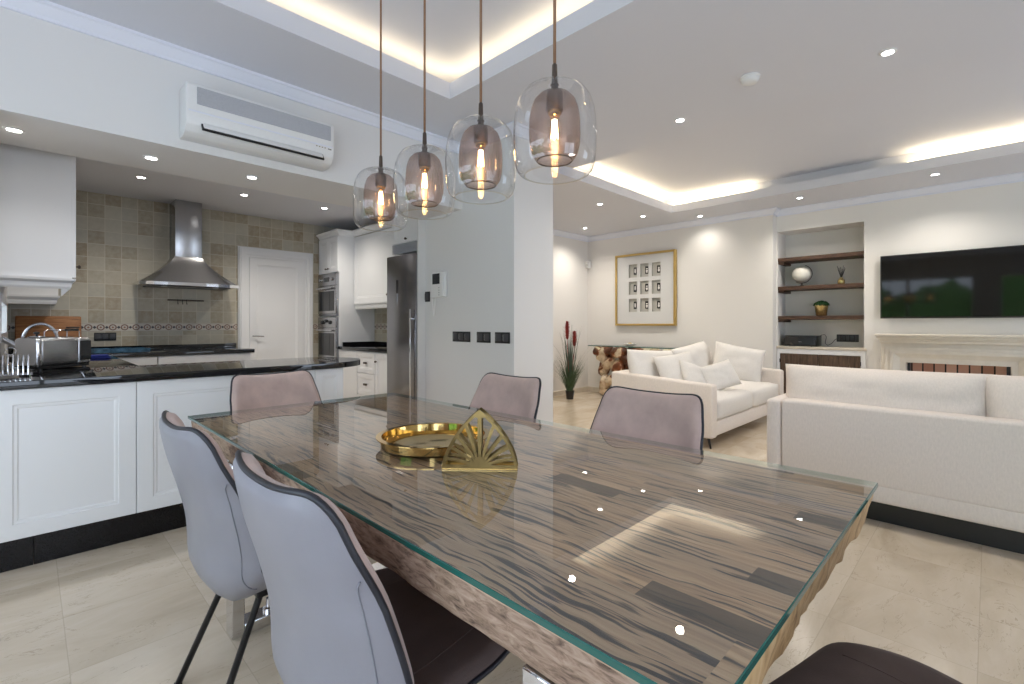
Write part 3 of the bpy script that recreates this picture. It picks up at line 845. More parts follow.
b = nb(); box(b, FX - .055, FX - .043, GY0 + .045, GY0 + .065, .35, 1.38, .004)
for z in (.45, 1.28): box(b, FX - .045, FX - .011, GY0 + .048, GY0 + .062, z - .01, z + .01, .002)
OBJ('handle', b, M['chrome'], d, True, world=True)
t = thing('wall_cabinet', 'white cupboard over the fridge with vent grille below', 'cabinet', (3.1, 4.48, 2.0))
b = nb(); box(b, FX + .07, 3.35, GY0, GY1, 2.0, 2.58, .002, 1); OBJ('body', b, M['white'], t, world=True)
b = nb(); shaker(b, 'x', FX + .07, -1, GY0 + .003, GY1 - .003, 2.11, 2.575, .02, .055); d = OBJ('door', b, M['white'], t, world=True); knob(d, FX + .05, 4.46, 2.145, (-1, 0))
b = nb(); 
for i in range(7): box(b, FX + .052, FX + .069, GY0 + .005, GY1 - .005, 2.005 + i * .0145, 2.014 + i * .0145, .001, 1)
OBJ('vent_grille', b, M['grille'], t, world=True)
b = nb(); box(b, FX + .0, XC - .001, 4.166, 4.187, 0, 2.58, .001, 1); tag(OBJ('filler_panel', b, M['wall']), 'white side panel closing the gap between fridge and wall', 'panel')
# coffee machine on that worktop, mostly behind the fridge
t = thing('coffee_machine', 'small red and black coffee machine on the worktop beside the fridge', 'coffee machine', (3.12, 4.98, ZC))
b = nb(); box(b, -.13, .13, -.08, .08, .0, .03, .01); box(b, .02, .13, -.075, .075, .03, .22, .01); OBJ('base', b, M['black'], t, True)
b = nb(); box(b, -.13, .13, -.08, .08, .215, .33, .02, 3); OBJ('head', b, M['red'], t, True)
b = nb(); lathe(b, [(0, .03), (.035, .03), (.045, .06), (.045, .12), (.043, .12), (.04, .05), (0, .045)], 20, c=(-.06, 0, 0)); OBJ('jug', b, M['chrome'], t, True)

# things on the left worktops ------------------------------------------------------
t = thing('chopping_board', 'oak chopping board leaning on the tiles behind the toaster', 'chopping board', (.15, YT - .09, ZC))
b = nb(); Mx = T(0, 0, .003) @ Matrix.Rotation(math.radians(-10), 4, 'X')
box(b, -.235, .235, -.012, .012, 0, .365, .02, 3, Mx); OBJ('board', b, M['boardwood'], t, True)
b = nb(); Mx2 = Mx @ T(.17, -.0135, .25); tube(b, [Mx2 @ Vector((-.05, 0, 0)), Mx2 @ Vector((.05, 0, 0))], .007, 8); OBJ('grip', b, M['black'], t, True)
# toaster
ta = math.atan2(.22, .27)
t = thing('toaster', 'long brushed steel toaster with black ends on the granite worktop', 'toaster', (.118, 4.20, ZC), ta)
b = nb(); box(b, -.150, .105, -.075, .075, .022, .20, .03, 4); OBJ('body', b, M['steel'], t, True)
b = nb(); box(b, -.168, -.128, -.078, .078, .018, .198, .03, 4); OBJ('end_cap', b, M['chrome'], t, True)
b = nb(); box(b, .085, .175, -.077, .077, .018, .196, .022, 4); e_ = OBJ('end_cap', b, M['steel'], t, True)
b = nb(); box(b, .095, .168, -.0795, -.075, .05, .175, .004); OBJ('control_panel', b, M['darkglass'], e_)
b = nb(); box(b, .176, .195, -.014, .014, .10, .125, .005); OBJ('lever', b, M['black'], e_, True)
for y in (-.03, .03):
    b = nb(); box(b, -.11, .08, y - .012, y + .012, .196, .2015, .001); OBJ('slot', b, M['black'], t)
b = nb(); box(b, -.155, .165, -.07, .07, .010, .024, .004); OBJ('base', b, M['black'], t)
for (x, y) in ((-.13, -.055), (.14, -.055), (-.13, .055), (.14, .055)):
    b = nb(); cyl(b, (x, y), .012, .012, 0, .012, 12); OBJ('foot', b, M['black'], t)
b = nb()
for y in (-.045, .045): tube(b, [(-.02, y, .2), (-.02, y, .235), (.0, y, .245), (.11, y, .245), (.12, y, .235), (.12, y, .197)], .003, 6)
w_ = OBJ('warming_rack', b, M['chrome'], t, True)
b = nb(); tube(b, [(.03, -.045, .246), (.11, -.045, .246)], .008, 8); OBJ('grip', b, M['black'], w_, True)
# kettle
t = thing('kettle', 'shiny steel stovetop kettle with arched handle behind the toaster', 'kettle', (.045, 4.78, ZC))
b = nb(); lathe(b, [(0, 0), (.10, 0), (.115, .02), (.118, .07), (.105, .13), (.075, .175), (.045, .19), (.045, .196), (.02, .20), (0, .20)], 32); OBJ('body', b, M['chrome'], t, True)
b = nb(); lathe(b, [(.006, .2), (.006, .21), (.016, .215), (.016, .225), (0, .23)], 14); OBJ('lid_knob', b, M['black'], t, True)
b = nb(); tube(b, [(-.10, 0, .13), (-.15, 0, .17), (-.17, 0, .19)], .022, 12, r_end=.012); OBJ('spout', b, M['chrome'], t, True)
b = nb(); tube(b, [(.09 * math.cos(a) + .02, 0, .16 + .125 * math.sin(a)) for a in [PI * i / 14 for i in range(15)]], .010, 10); OBJ('handle', b, M['steel'], t, True)
# toast rack
t = thing('toast_rack', 'silver wire toast rack on the granite at the left photo edge', 'toast rack', (-.055, 3.70, ZC))
b = nb(); 
for y in (-.045, .045): tube(b, [(-.07, y, .012), (.075, y, .012)], .003, 6)
for (x, y) in ((-.06, -.045), (.065, -.045), (-.06, .045), (.065, .045)): tube(b, [(x, y, .012), (x, y, .0)], .004, 6)
OBJ('base', b, M['chrome'], t, True)
for i in range(8):
    x = -.075 + i * .019
    b = nb(); tube(b, [(x, -.045, .012), (x, -.045, .095), (x, -.032, .113), (x, .032, .113), (x, .045, .095), (x, .045, .012)], .0042, 8); OBJ('hoop', b, M['chrome'], t, True)
b = nb(); tube(b, [(-.01 + .02 * math.cos(a), 0, .137 + .02 * math.sin(a)) for a in [2 * PI * i / 14 for i in range(14)]], .003, 6, closed=True); tube(b, [(-.008, 0, .112), (-.008, 0, .119)], .003, 6); OBJ('ring_handle', b, M['chrome'], t, True)
# blue things
b = nb(); 
for i in range(4): box(b, -.09 + .004 * i, .09 - .006 * i, -.06, .06 - .004 * i, i * .007, i * .007 + .0068, .003)
o = OBJ('tea_towel', b, M['blue'], None, True); o.location = (.40, 5.25, ZC); tag(o, 'small folded blue tea towel beside the toaster', 'tea towel')
t = thing('serving_tray', 'teal patterned glass tray on the back worktop left of the hob', 'tray', (.62, 6.28, ZC))
b = nb(); box(b, -.27, .27, -.16, .16, 0, .012, .004); OBJ('plate', b, M['teal'], t, True)
b = nb(); frame_strip(b, [(0, .012), (.012, .012), (.012, .038), (0, .038)], [(-.27, -.16), (-.27, .16), (.27, .16), (.27, -.16)], True); OBJ('rim', b, M['teal'], t)
t = thing('hob', 'flat black glass hob on the worktop under the hood', 'hob', (1.3, 6.28, ZC))
b = nb(); box(b, -.29, .29, -.25, .25, 0, .007, .002); OBJ('glass', b, M['darkglass'], t)
for (x, y, r) in ((-.15, -.11, .08), (.15, -.11, .1), (-.15, .12, .1), (.15, .12, .08)):
    b = nb(); lathe(b, [(r - .002, .0073), (r, .0073)], 32, c=(x, y, 0)); OBJ('cooking_zone', b, M['grille'], t)

# ------------------------------------------------------------------ things on the walls
# air conditioner
AX0, AX1 = .662, 1.568
t = thing('air_conditioner', 'white split air conditioner high on the wall over the peninsula', 'air conditioner', ((AX0 + AX1) / 2, YA, 2.3635))
prof = [(0, 2.3680), (-.10, 2.3680), (-.150, 2.3861), (-.182, 2.4268), (-.190, 2.4722), (-.190, 2.6579), (-.18, 2.6715), (0, 2.6760)]
b = nb(); prism(b, [(YA - .001 + y, z) for y, z in prof], 0, AX0, AX1)
bmesh.ops.bevel(b, geom=list(b.edges), offset=.010, segments=2, profile=.5, affect='EDGES'); OBJ('casing', b, M['whitematt'], t, True, world=True)
b = nb(); box(b, AX0 + .055, AX1 - .025, YA - .196, YA - .186, 2.5447, 2.6488, .003); OBJ('intake_grille', b, M['grille'], t, world=True)
b = nb(); box(b, AX0 + .012, AX1 - .012, YA - .1945, YA - .187, 2.4948, 2.5048, .002); OBJ('panel_seam', b, M['crown'], t, world=True)
# outlet flap follows the slanted lower front
Mx = T((AX0 + AX1) / 2, YA - .1795, 2.4341) @ Matrix.Rotation(math.radians(-33), 4, 'X')
b = nb(); box(b, -.375, .375, -.006, .006, -.05, .058, .003, 2, Mx); fl = OBJ('outlet', b, M['black'], t, world=True)
b = nb(); box(b, -.366, .366, -.015, -.005, .008, .050, .004, 2, Mx); OBJ('flap', b, M['whitematt'], fl, True, world=True)
b = nb(); box(b, -.366, .366, -.015, -.005, -.040, .001, .004, 2, Mx); OBJ('flap', b, M['whitematt'], fl, True, world=True)
b = nb(); 
for i in range(4): box(b, AX1 - .13 + i * .02, AX1 - .122 + i * .02, YA - .1945, YA - .189, 2.4821, 2.4876, .001)
OBJ('indicator_lights', b, M['brassmatt'], t, world=True)
b = nb(); box(b, AX1 - .045, AX1 - .02, YA - .194, YA - .189, 2.4785, 2.4876, .001); OBJ('badge', b, M['steeldark'], t, world=True)
# light switches on the white wall
plate('light_switch', 'black triple light switch, leftmost of the row on the white wall', 'light switch', 'x', XC, -1, 3.446, 3.707, 1.055, 1.153, 3, M['black'], 'switches on the white wall')
plate('light_switch', 'black double light switch in the middle of the row on the white wall', 'light switch', 'x', XC, -1, 3.167, 3.35, 1.055, 1.153, 2, M['black'], 'switches on the white wall')
plate('light_switch', 'black double light switch nearest the white wall corner', 'light switch', 'x', XC, -1, 2.921, 3.106, 1.055, 1.153, 2, M['black'], 'switches on the white wall')
plate('light_switch', 'small black switch plate left of the intercom', 'light switch', 'x', XC, -1, 4.085, 4.191, 1.455, 1.56, 1, M['black'], None)
iy0, iy1 = 3.795, 4.029
t = thing('intercom', 'white video intercom with small screen and hanging cord on the wall', 'intercom', (XC, (iy0 + iy1) / 2, 1.5))
b = nb(); box(b, XC - .035, XC - .0005, iy0, iy1, 1.49, 1.745, .012, 3); OBJ('body', b, M['whitematt'], t, True, world=True)
yy = iy0 + (iy1 - iy0) * .36
b = nb(); box(b, XC - .037, XC - .034, yy, iy1 - .03, 1.625, 1.73, .001); OBJ('screen', b, M['screenlcd'], t, world=True)
b = nb(); box(b, XC - .056, XC - .034, iy0 + .004, iy0 + .045, 1.495, 1.74, .010, 3); OBJ('handset', b, M['whitematt'], t, True, world=True)
for i in range(4):
    b = nb(); box(b, XC - .038, XC - .0345, yy + .006, yy + .014, 1.51 + i * .024, 1.518 + i * .024, .001); OBJ('button', b, M['darkgrey'], t, world=True)
b = nb(); tube(b, [(XC - .03, iy1 - .02 - .05 * s, 1.485 - .18 * math.sin(PI * s)) for s in [i / 16 for i in range(17)]], .004, 6); OBJ('cord', b, M['whitematt'], t, True, world=True)

# ================================================================== DINING TABLE
ZG = .79
GX0, GX1, GY0_, GY1_ = .53, 1.63, .215, 2.676
t = thing('dining_table', 'long dining table of weathered dark grained wood under a glass top', 'table', (1.08, 1.445, 0))
# slab with an uneven live edge
b = nb()
SX0, SX1, SY0, SY1 = GX0 + .008, GX1 - .012, GY0_ + .006, GY1_ - .030
per = []
def run(p, q, n):
    for i in range(n): per.append((p[0] + (q[0] - p[0]) * i / n, p[1] + (q[1] - p[1]) * i / n))
run((SX0, SY0), (SX1, SY0), 40); run((SX1, SY0), (SX1, SY1), 90); run((SX1, SY1), (SX0, SY1), 40); run((SX0, SY1), (SX0, SY0), 90)
zs = [(.7760, .003), (.770, 0), (.750, .001), (.728, .004), (.706, .008), (.686, .014), (.674, .026)]
rings = []
cx_, cy_ = (SX0 + SX1) / 2, (SY0 + SY1) / 2
for z, ins in zs:
    ring = []
    for (x, y) in per:
        n1 = noise.noise(Vector((x * 5, y * 5, z * 9))); n2 = noise.noise(Vector((x * 17 + 3, y * 17, z * 25)))
        d = ins + max(0, (.7745 - z) / .08) * (.018 * abs(n1) + .009 * abs(n2)) * (1.0 if x > SX0 + .01 else .55)
        dx = 1 if x <= SX0 + 1e-6 else (-1 if x >= SX1 - 1e-6 else 0)
        dy = 1 if y <= SY0 + 1e-6 else (-1 if y >= SY1 - 1e-6 else 0)
        ring.append(b.verts.new((x + dx * d, y + dy * d, z)))
    rings.append(ring)
N = len(per)
for k, (A, B) in enumerate(zip(rings, rings[1:])):
    for i in range(N):
        j = (i + 1) % N; f = b.faces.new((A[i], A[j], B[j], B[i]))
        yy = (per[i][1] + per[j][1]) / 2
        f.material_index = 0 if k == 0 else (2 if (yy < SY0 + .001 or yy > SY1 - .001) else 1)
b.faces.new(rings[0]).material_index = 0; b.faces.new(list(reversed(rings[-1]))).material_index = 1
OBJ('slab', b, [M['tablewood'], M['bark'], M['endgrain']], t, 'all', world=True)
o_ = t.children[0]; o_.data.set_sharp_from_angle(angle=math.radians(50))
# glass pane: clear faces, green edges
b = nb(); box(b, GX0, GX1, GY0_, GY1_, .777, ZG, .0018, 1)
for f in b.faces: f.material_index = 0 if abs(f.normal.z) > .9 else 1
OBJ('glass_top', b, [M['topglass'], M['edgeglass']], t, world=True)
# chrome loop legs
for yc in (2.11, .49):
    b = nb(); x0, x1 = .555, 1.425; w = .045; y0, y1 = yc - .04, yc + .04
    for (a0, a1, z0, z1) in ((x0, x0 + w, 0, .676), (x1 - w, x1, 0, .676), (x0 + w, x1 - w, 0, w), (x0 + w, x1 - w, .676 - w, .676)): box(b, a0, a1, y0, y1, z0, z1, .003, 1)
    lg = OBJ('leg_frame', b, M['chrome'], t, True, world=True)
    for x in (.70,):
        q = nb(); lathe(q, [(0, w), (.022, w), (.022, w + .012), (.012, w + .016), (.010, w + .05), (0, w + .05)], 14, c=(x, yc, 0)); OBJ('bolt', q, M['chrome'], lg, True, world=True)

# ------------------------------------------------------------------ chairs
def ss(a, b, n):                                   # square -> rounded square, ring preserving
    m = max(abs(a), abs(b))
    if m < 1e-9: return a, b
    l = (abs(a) ** n + abs(b) ** n) ** (1 / n)
    return a * m / l, b * m / l
PROF = [(.245, .455), (.16, .462), (.05, .452), (-.06, .440), (-.135, .446), (-.178, .485), (-.198, .55), (-.218, .64), (-.244, .74), (-.272, .84), (-.296, .925)]
def spline(P, n):
    out = []
    L = [0]
    for p, q in zip(P, P[1:]): L.append(L[-1] + math.dist(p, q))
    def cr(p0, p1, p2, p3, t): return .5 * (2 * p1 + (p2 - p0) * t + (2 * p0 - 5 * p1 + 4 * p2 - p3) * t * t + (3 * p1 - p0 - 3 * p2 + p3) * t ** 3)
    for k in range(n + 1):
        s = L[-1] * k / n; i = 0
        while i < len(P) - 2 and L[i + 1] < s: i += 1
        t_ = (s - L[i]) / (L[i + 1] - L[i])
        p0, p1, p2, p3 = P[max(0, i - 1)], P[i], P[i + 1], P[min(len(P) - 1, i + 2)]
        out.append(tuple(cr(p0[c], p1[c], p2[c], p3[c], t_) for c in (0, 1)))
    return out
PS = spline(PROF, 200)
def prof_at(v):                                    # v in -1..1
    s = (v + 1) / 2 * 200; i = min(199, max(0, int(s))); f = s - i
    p = [PS[i][c] + (PS[i + 1][c] - PS[i][c]) * f for c in (0, 1)]
    q, r = PS[max(0, i - 2)], PS[min(200, i + 3)]
    tx, tz = r[0] - q[0], r[1] - q[1]; l = math.hypot(tx, tz); tx /= l; tz /= l
    return p[0], p[1], tz, -tx                      # point, outward normal to the sitter side... (nx,nz)
def interp(tab, v):
    for (a, p), (b_, q) in zip(tab, tab[1:]):
        if v <= b_:
            f = (v - a) / (b_ - a); f = f * f * (3 - 2 * f); return p + (q - p) * f
    return tab[-1][1]
HW = [(-1, .232), (-.6, .264), (-.2, .272), (.1, .272), (.35, .268), (.6, .252), (.85, .240), (1.0, .232)]
WRAP = [(-1, .010), (-.5, .030), (-.15, .060), (.15, .078), (.45, .070), (.8, .048), (1, .034)]
def chair_point(a, b_, off):
    """point of the shell: a across, b_ along the profile, off along the sitter-side normal"""
    x, z, nx, nz = prof_at(b_)
    # sitter-side normal: seat -> up, back -> forward
    if nz < 0 and abs(nz) > abs(nx): nx, nz = -nx, -nz
    hw = interp(HW, b_); w = interp(WRAP, b_)
    d = off + w * abs(a) ** 2.4
    lift = .016 * max(0, (b_ - .7) / .3) * (abs(a) ** 3 - .4)
    return Vector((x + nx * d, a * hw, z + nz * d + lift))
def shell_th(e, C): return -(.004 + .026 * math.sqrt(max(0, 1 - (1 - min(1, e / .34)) ** 2)) + .052 * max(0, 1 - abs(C + .16) / .55) ** 2 * min(1, e / .5))
def chair_surface(bm, side, na=22, nb_=44, n=9, rows=None):
    """side +1 = sitter side (padded), -1 = outer shell"""
    G = []
    r0, r1 = rows or (0, nb_)
    for j in range(r0, r1 + 1):
        row = []
        for i in range(na + 1):
            a, c = -1 + 2 * i / na, -1 + 2 * j / nb_
            # ease samples to the rim
            a = math.copysign(1 - (1 - abs(a)) ** 1.25, a); c = math.copysign(1 - (1 - abs(c)) ** 1.1, c)
            e = 1 - max(abs(a), abs(c)); A, C = ss(a, c, n)
            if side > 0: th = .004 + .030 * math.sqrt(max(0, 1 - (1 - min(1, e / .16)) ** 2))
            else: th = shell_th(e, C)
            row.append(bm.verts.new(chair_point(A, C, th)))
        G.append(row)
    for j in range(r1 - r0):
        for i in range(na): bm.faces.new((G[j][i], G[j][i + 1], G[j + 1][i + 1], G[j + 1][i]))
    return G
def rim_path(n=9, m=30, off=0.0):
    P = []
    for s in range(4):
        for k in range(m):
            u = -1 + 2 * k / m
            a, c = ((u, -1), (1, u), (-u, 1), (-1, -u))[s]
            A, C = ss(a, c, n); P.append(chair_point(A, C, off))
    return P
def make_chair(label):
    t = thing('dining_chair', label, 'chair', (0, 0, 0), 0, 'upholstered dining chairs round the table')
    b = nb(); chair_surface(b, -1); sh = OBJ('shell', b, M['leather'], t, 'all', normals=False)
    for s in (-1, 1):
        q = nb(); pts = []
        for k in range(36):
            c = .62 - .80 * k / 35
            a = s * (.985 - .13 * math.sqrt((.62 - c) / .80)); e = 1 - max(abs(a), abs(c)); A, C = ss(a, c, 9)
            pts.append(chair_point(A, C, shell_th(e, C) - .0002))
        tube(q, pts, .0020, 6); OBJ('seam', q, M['seam'], sh, 'all')
    lo, hi = nb(), nb()
    chair_surface(lo, 1, rows=(0, 21)); chair_surface(hi, 1, rows=(21, 44))
    cu = OBJ('seat_cushion', lo, M['seatfabric'], t, 'all', normals=False); OBJ('back_cushion', hi, M['velvet'], t, 'all', normals=False)
    for a_ in (-.62, .62):
        q = nb(); pts = [chair_point(a_ * (1 - .10 * abs(k / 18 - .5)), -.86 + .74 * k / 18, .0335) for k in range(19)]
        tube(q, pts, .0022, 6); OBJ('seam', q, M['seatfabric'], cu, 'all')
    b = nb(); tube(b, rim_path(), .0065, 8, closed=True); OBJ('piping', b, M['piping'], t, 'all')
    # frame: two crossing under-seat bars and four splayed tube legs
    b = nb()
    zt = .378
    box(b, -.10, .10, -.16, .16, zt - .004, zt + .02, .004)
    OBJ('seat_plate', b, M['blackmetal'], t)
    for (tx, ty, fx, fy) in ((-.085, .14, -.24, .185), (-.085, -.14, -.24, -.185), (.10, .14, .235, .20), (.10, -.14, .235, -.20)):
        b = nb(); tube(b, [(tx + .03 if tx > 0 else tx - .0, ty, zt + .012), (tx, ty, zt - .002), (fx, fy, .006)], .0105, 10)
        lg = OBJ('leg', b, M['blackmetal'], t, 'all')
        q = nb(); cyl(q, (fx, fy), .014, .012, 0, .012, 12); OBJ('foot_cap', q, M['black'], lg)
    return t
c0 = make_chair('grey leather dining chair nearest the camera on the left table side, back cropped below')
CH = [(.612, 1.022, 0, None), (.597, 1.758, 0, 'grey leather dining chair on the left table side, farther one before the peninsula'),
      (1.675, 1.925, PI, 'taupe velvet dining chair on the far table side in front of the white wall'),
      (1.655, 1.045, PI, 'taupe velvet dining chair on the far table side in front of the sofas'),
      (1.055, 2.80, -PI / 2 + .06, 'taupe velvet dining chair at the table end before the peninsula'),
      (1.07, .08, PI / 2 - .25, 'dining chair at the near table end with only its brown seat in view')]
for x, y, rz, lab in CH:
    o = c0 if lab is None else dup(c0, label=lab)
    o.location = (x, y, 0); o.rotation_euler = (0, 0, rz)

# ------------------------------------------------------------------ table decoration
t = thing('tray', 'round polished brass tray on the glass table top', 'tray', (1.035, 1.425, ZG))
b = nb(); lathe(b, [(0, 0), (.178, 0), (.186, .003), (.190, .028), (.201, .031), (.201, .034), (.186, .034), (.182, .008), (.176, .006), (0, .005)], 64); OBJ('dish', b, M['brass'], t, True)
b = nb(); lathe(b, [(.196, .0315), (.203, .0325), (.203, .0355), (.184, .0355), (.184, .0335)], 64); OBJ('rim', b, M['brass'], t, True)
# napkin holder: two pierced pointed plates on a base
na_ = math.atan2(1.002 - 1.170, 1.035 - .883)
t = thing('napkin_holder', 'antique brass napkin holder with pierced fan pattern in front of the tray', 'napkin holder', (.959, 1.086, ZG), na_)
HW_, HH = .113, .178
def arch(z):                                      # half width of the pointed arch at height z
    s = max(0, min(1, z / HH)); return HW_ * (1 - s ** 1.75) ** .92
def inside(x, z, m): return z > m and abs(x) < arch(z + m * .9) - m and z < HH - m * 2.0
def fan_plate(y0):
    nx, nz = 110, 90
    b = nb(); V = {}
    def solid(x, z):
        if abs(x) > arch(z) : return False
        if z < .013: return True
        if abs(x) > arch(z) - .0085 * (1 + .6 * z / HH) or z > HH - .024: return True
        # fan of ribs radiating from the middle of the base, side ribs curve outward
        r = math.hypot(x, z - .006); a = math.atan2(abs(x), z - .006)
        a2 = a - .30 * (r / HH) ** 1.3 * (a / 1.2)
        w = .0037 / max(r, .02)
        for ra in (0.0, .27, .54, .84, 1.15):
            if abs(a2 - ra) < w * (1.15 if ra else 1.3): return True
        return r < .020
    cells = {}
    dx = 2 * HW_ / nx; dz = HH / nz
    for i in range(nx):
        for k in range(nz):
            x = -HW_ + (i + .5) * dx; z = (k + .5) * dz
            cells[i, k] = solid(x, z)
    th = .003
    def vert(i, k, s):
        key = (i, k, s)
        if key not in V:
            z = k * dz; x = -HW_ + i * dx
            m = arch(z)
            if abs(x) > m: x = math.copysign(m, x)
            lean = (HH - z) * .0
            V[key] = b.verts.new((x, y0 + s * th / 2, z))
        return V[key]
    for (i, k), on in cells.items():
        if not on: continue
        q = [(i, k), (i + 1, k), (i + 1, k + 1), (i, k + 1)]
        b.faces.new([vert(*p, -1) for p in q]); b.faces.new([vert(*p, 1) for p in reversed(q)])
        for (di, dk, p, r) in ((0, -1, q[0], q[1]), (1, 0, q[1], q[2]), (0, 1, q[2], q[3]), (-1, 0, q[3], q[0])):
            if not cells.get((i + di, k + dk), False):
                b.faces.new((vert(*p, 1), vert(*r, 1), vert(*r, -1), vert(*p, -1)))
    bmesh.ops.remove_doubles(b, verts=b.verts, dist=.00025)
    return b
for y0 in (-.022, .022): OBJ('fan_plate', fan_plate(y0), M['brassmatt'], t)
b = nb(); box(b, -HW_, HW_, -.026, .026, 0, .005, .001, 1); OBJ('base', b, M['brass'], t)

# ------------------------------------------------------------------ pendants
def make_pendant(label):
    t = thing('pendant_lamp', label, 'pendant lamp', (0, 0, 0), 0, 'row of four pendant lamps')
    # z = 0 is the glass bottom
    b = nb()
    outer = [(.088, .000), (.100, .004), (.1105, .016), (.117, .036), (.1205, .07), (.1215, .12), (.1205, .165), (.116, .203), (.106, .236), (.091, .259), (.070, .273), (.045, .279), (.020, .280)]
    lathe(b, outer, 48)
    OBJ('glass_shade', b, M['pendglass'], t, 'all')
    b = nb(); q = nb()
    tube(b, [(.088 * math.cos(2 * PI * i / 48), .088 * math.sin(2 * PI * i / 48), .0005) for i in range(48)], .0022, 6, closed=True)
    g2 = OBJ('glass_lip', b, M['bulbglass'], t, 'all')
    b = nb()
    lathe(b, [(.050, .046), (.058, .051), (.068, .068), (.0735, .092), (.0755, .13), (.0745, .17), (.070, .205), (.061, .232), (.046, .250), (.022, .257)], 40)
    ms = OBJ('mesh_shade', b, M['mesh'], t, 'all')
    b = nb(); tube(b, [(.051 * math.cos(2 * PI * i / 40), .051 * math.sin(2 * PI * i / 40), .046) for i in range(40)], .0022, 6, closed=True); OBJ('ring', b, M['bronzemetal'], ms, 'all')
    b = nb(); lathe(b, [(0, .200), (.023, .200), (.0245, .204), (.0245, .250), (.020, .262), (.0105, .266), (.0100, .280), (.0125, .2815), (.0125, .284), (.009, .286), (.0075, .345), (.004, .350), (0, .350)], 24)
    OBJ('lamp_holder', b, M['bronzemetal'], t, True)
    b = nb(); lathe(b, [(0, .098), (.010, .0995), (.0165, .106), (.019, .120), (.0185, .145), (.016, .170), (.0135, .188), (.0135, .200)], 24)
    bu = OBJ('bulb', b, M['bulbglass'], t, 'all')
    b = nb()
    for k in range(4):
        a = PI / 4 + k * PI / 2
        tube(b, [(.0090 * math.cos(a), .0090 * math.sin(a), .116), (.0055 * math.cos(a), .0055 * math.sin(a), .174)], .0016, 6)
    OBJ('filament', b, M['filament'], bu, 'all')
    b = nb(); lathe(b, [(0, .184), (.0145, .186), (.0195, .192), (.0195, .1995)], 16); OBJ('bulb_cap', b, M['brass'], bu, True)
    for o in list(t.children_recursive):
        for v in o.data.vertices: v.co.z *= .94
    b = nb(); tube(b, [(0, 0, .327), (0, 0, ZT - 1.657 - .03)], .0046, 8); OBJ('cord', b, M['bronze'], t, 'all')
    b = nb(); lathe(b, [(0, ZT - 1.657 - .035), (.045, ZT - 1.657 - .03), (.05, ZT - 1.657 - .001), (0, ZT - 1.657 - .001)], 24); OBJ('ceiling_rose', b, M['bronzemetal'], t, True)
    return t
p0 = make_pendant('glass pendant lamp with copper mesh inside, rightmost and largest in the photo')
for (x, y, lab) in ((1.09, .906, None), (1.102, 1.246, 'glass pendant lamp with copper mesh inside, second from the right'),
                    (1.115, 1.598, 'glass pendant lamp with copper mesh inside, third from the right'), (1.128, 1.958, 'glass pendant lamp with copper mesh inside, leftmost and smallest in the photo')):
    o = p0 if lab is None else dup(p0, label=lab)
    o.location = (x, y, 1.657)

# ================================================================== LIVING ROOM
def pillow_mesh(w, h, t, seed=0, n=22, pinch=.10):
    """soft cushion: w wide (x), h tall (z), t thick (y), centred"""
    b = bmesh.new(); G = {}
    for side in (-1, 1):
        for j in range(n + 1):
            for i in range(n + 1):
                a, c = -1 + 2 * i / n, -1 + 2 * j / n
                edge = max(abs(a), abs(c)) >= 1 - 1e-9
                if edge and side == 1: continue
                x = a * w / 2 * (1 - pinch * .5 * (1 - c * c) * abs(a) ** 3) ; z = c * h / 2 * (1 - pinch * .5 * (1 - a * a) * abs(c) ** 3)
                th = ((1 - abs(a) ** 2.6) * (1 - abs(c) ** 2.6)) ** .52
                wr = noise.noise(Vector((a * 2.3 + seed * 7.1, c * 2.3, seed * 3.3 + side))) * .16 + noise.noise(Vector((a * 5 + seed, c * 5, side * 2.0))) * .05
                y = side * t / 2 * th * (1 + wr)
                G[i, j, side] = b.verts.new((x, y, z))
                if edge: G[i, j, 1] = G[i, j, -1]
    for side in (-1, 1):
        for j in range(n):
            for i in range(n):
                q = [G[i, j, side], G[i + 1, j, side], G[i + 1, j + 1, side], G[i, j + 1, side]]
                b.faces.new(q if side == -1 else list(reversed(q)))
    return b
def cushion(bm, x0, x1, y0, y1, z0, z1, r=.05, crown=.02, seed=0):
    """plump box cushion with crowned top"""
    b = bmesh.new(); bmesh.ops.create_cube(b, size=2.0)
    bmesh.ops.subdivide_edges(b, edges=b.edges, cuts=9, use_grid_fill=True)
    hx, hy, hz = (x1 - x0) / 2, (y1 - y0) / 2, (z1 - z0) / 2; cx, cy, cz = (x0 + x1) / 2, (y0 + y1) / 2, (z0 + z1) / 2
    for v in b.verts:
        p = Vector((v.co.x * hx, v.co.y * hy, v.co.z * hz))
        c = Vector((max(-hx + r, min(hx - r, p.x)), max(-hy + r, min(hy - r, p.y)), max(-hz + r, min(hz - r, p.z))))
        d = p - c
        if d.length > r: d = d.normalized() * r
        p = c + d
        a, e_, f = v.co.x, v.co.y, v.co.z
        nn = noise.noise(Vector((p.x * 3 + seed, p.y * 3, p.z * 3 + seed * 5)))
        p.z += (crown * (1 - a * a) * (1 - e_ * e_) + .010 * nn) * (1 if f > 0 else .3) * abs(f)
        p.y += crown * .6 * (1 - a * a) * (1 - f * f) * e_; p.x += crown * .6 * (1 - e_ * e_) * (1 - f * f) * a
        v.co = p + Vector((cx, cy, cz))
    merge(bm, b)
def slanted_leg(bm, x, y, dx, dy, h): tube(bm, [(x, y, h + .03), (x + dx, y + dy, .0)], .014, 10, r_end=.009)

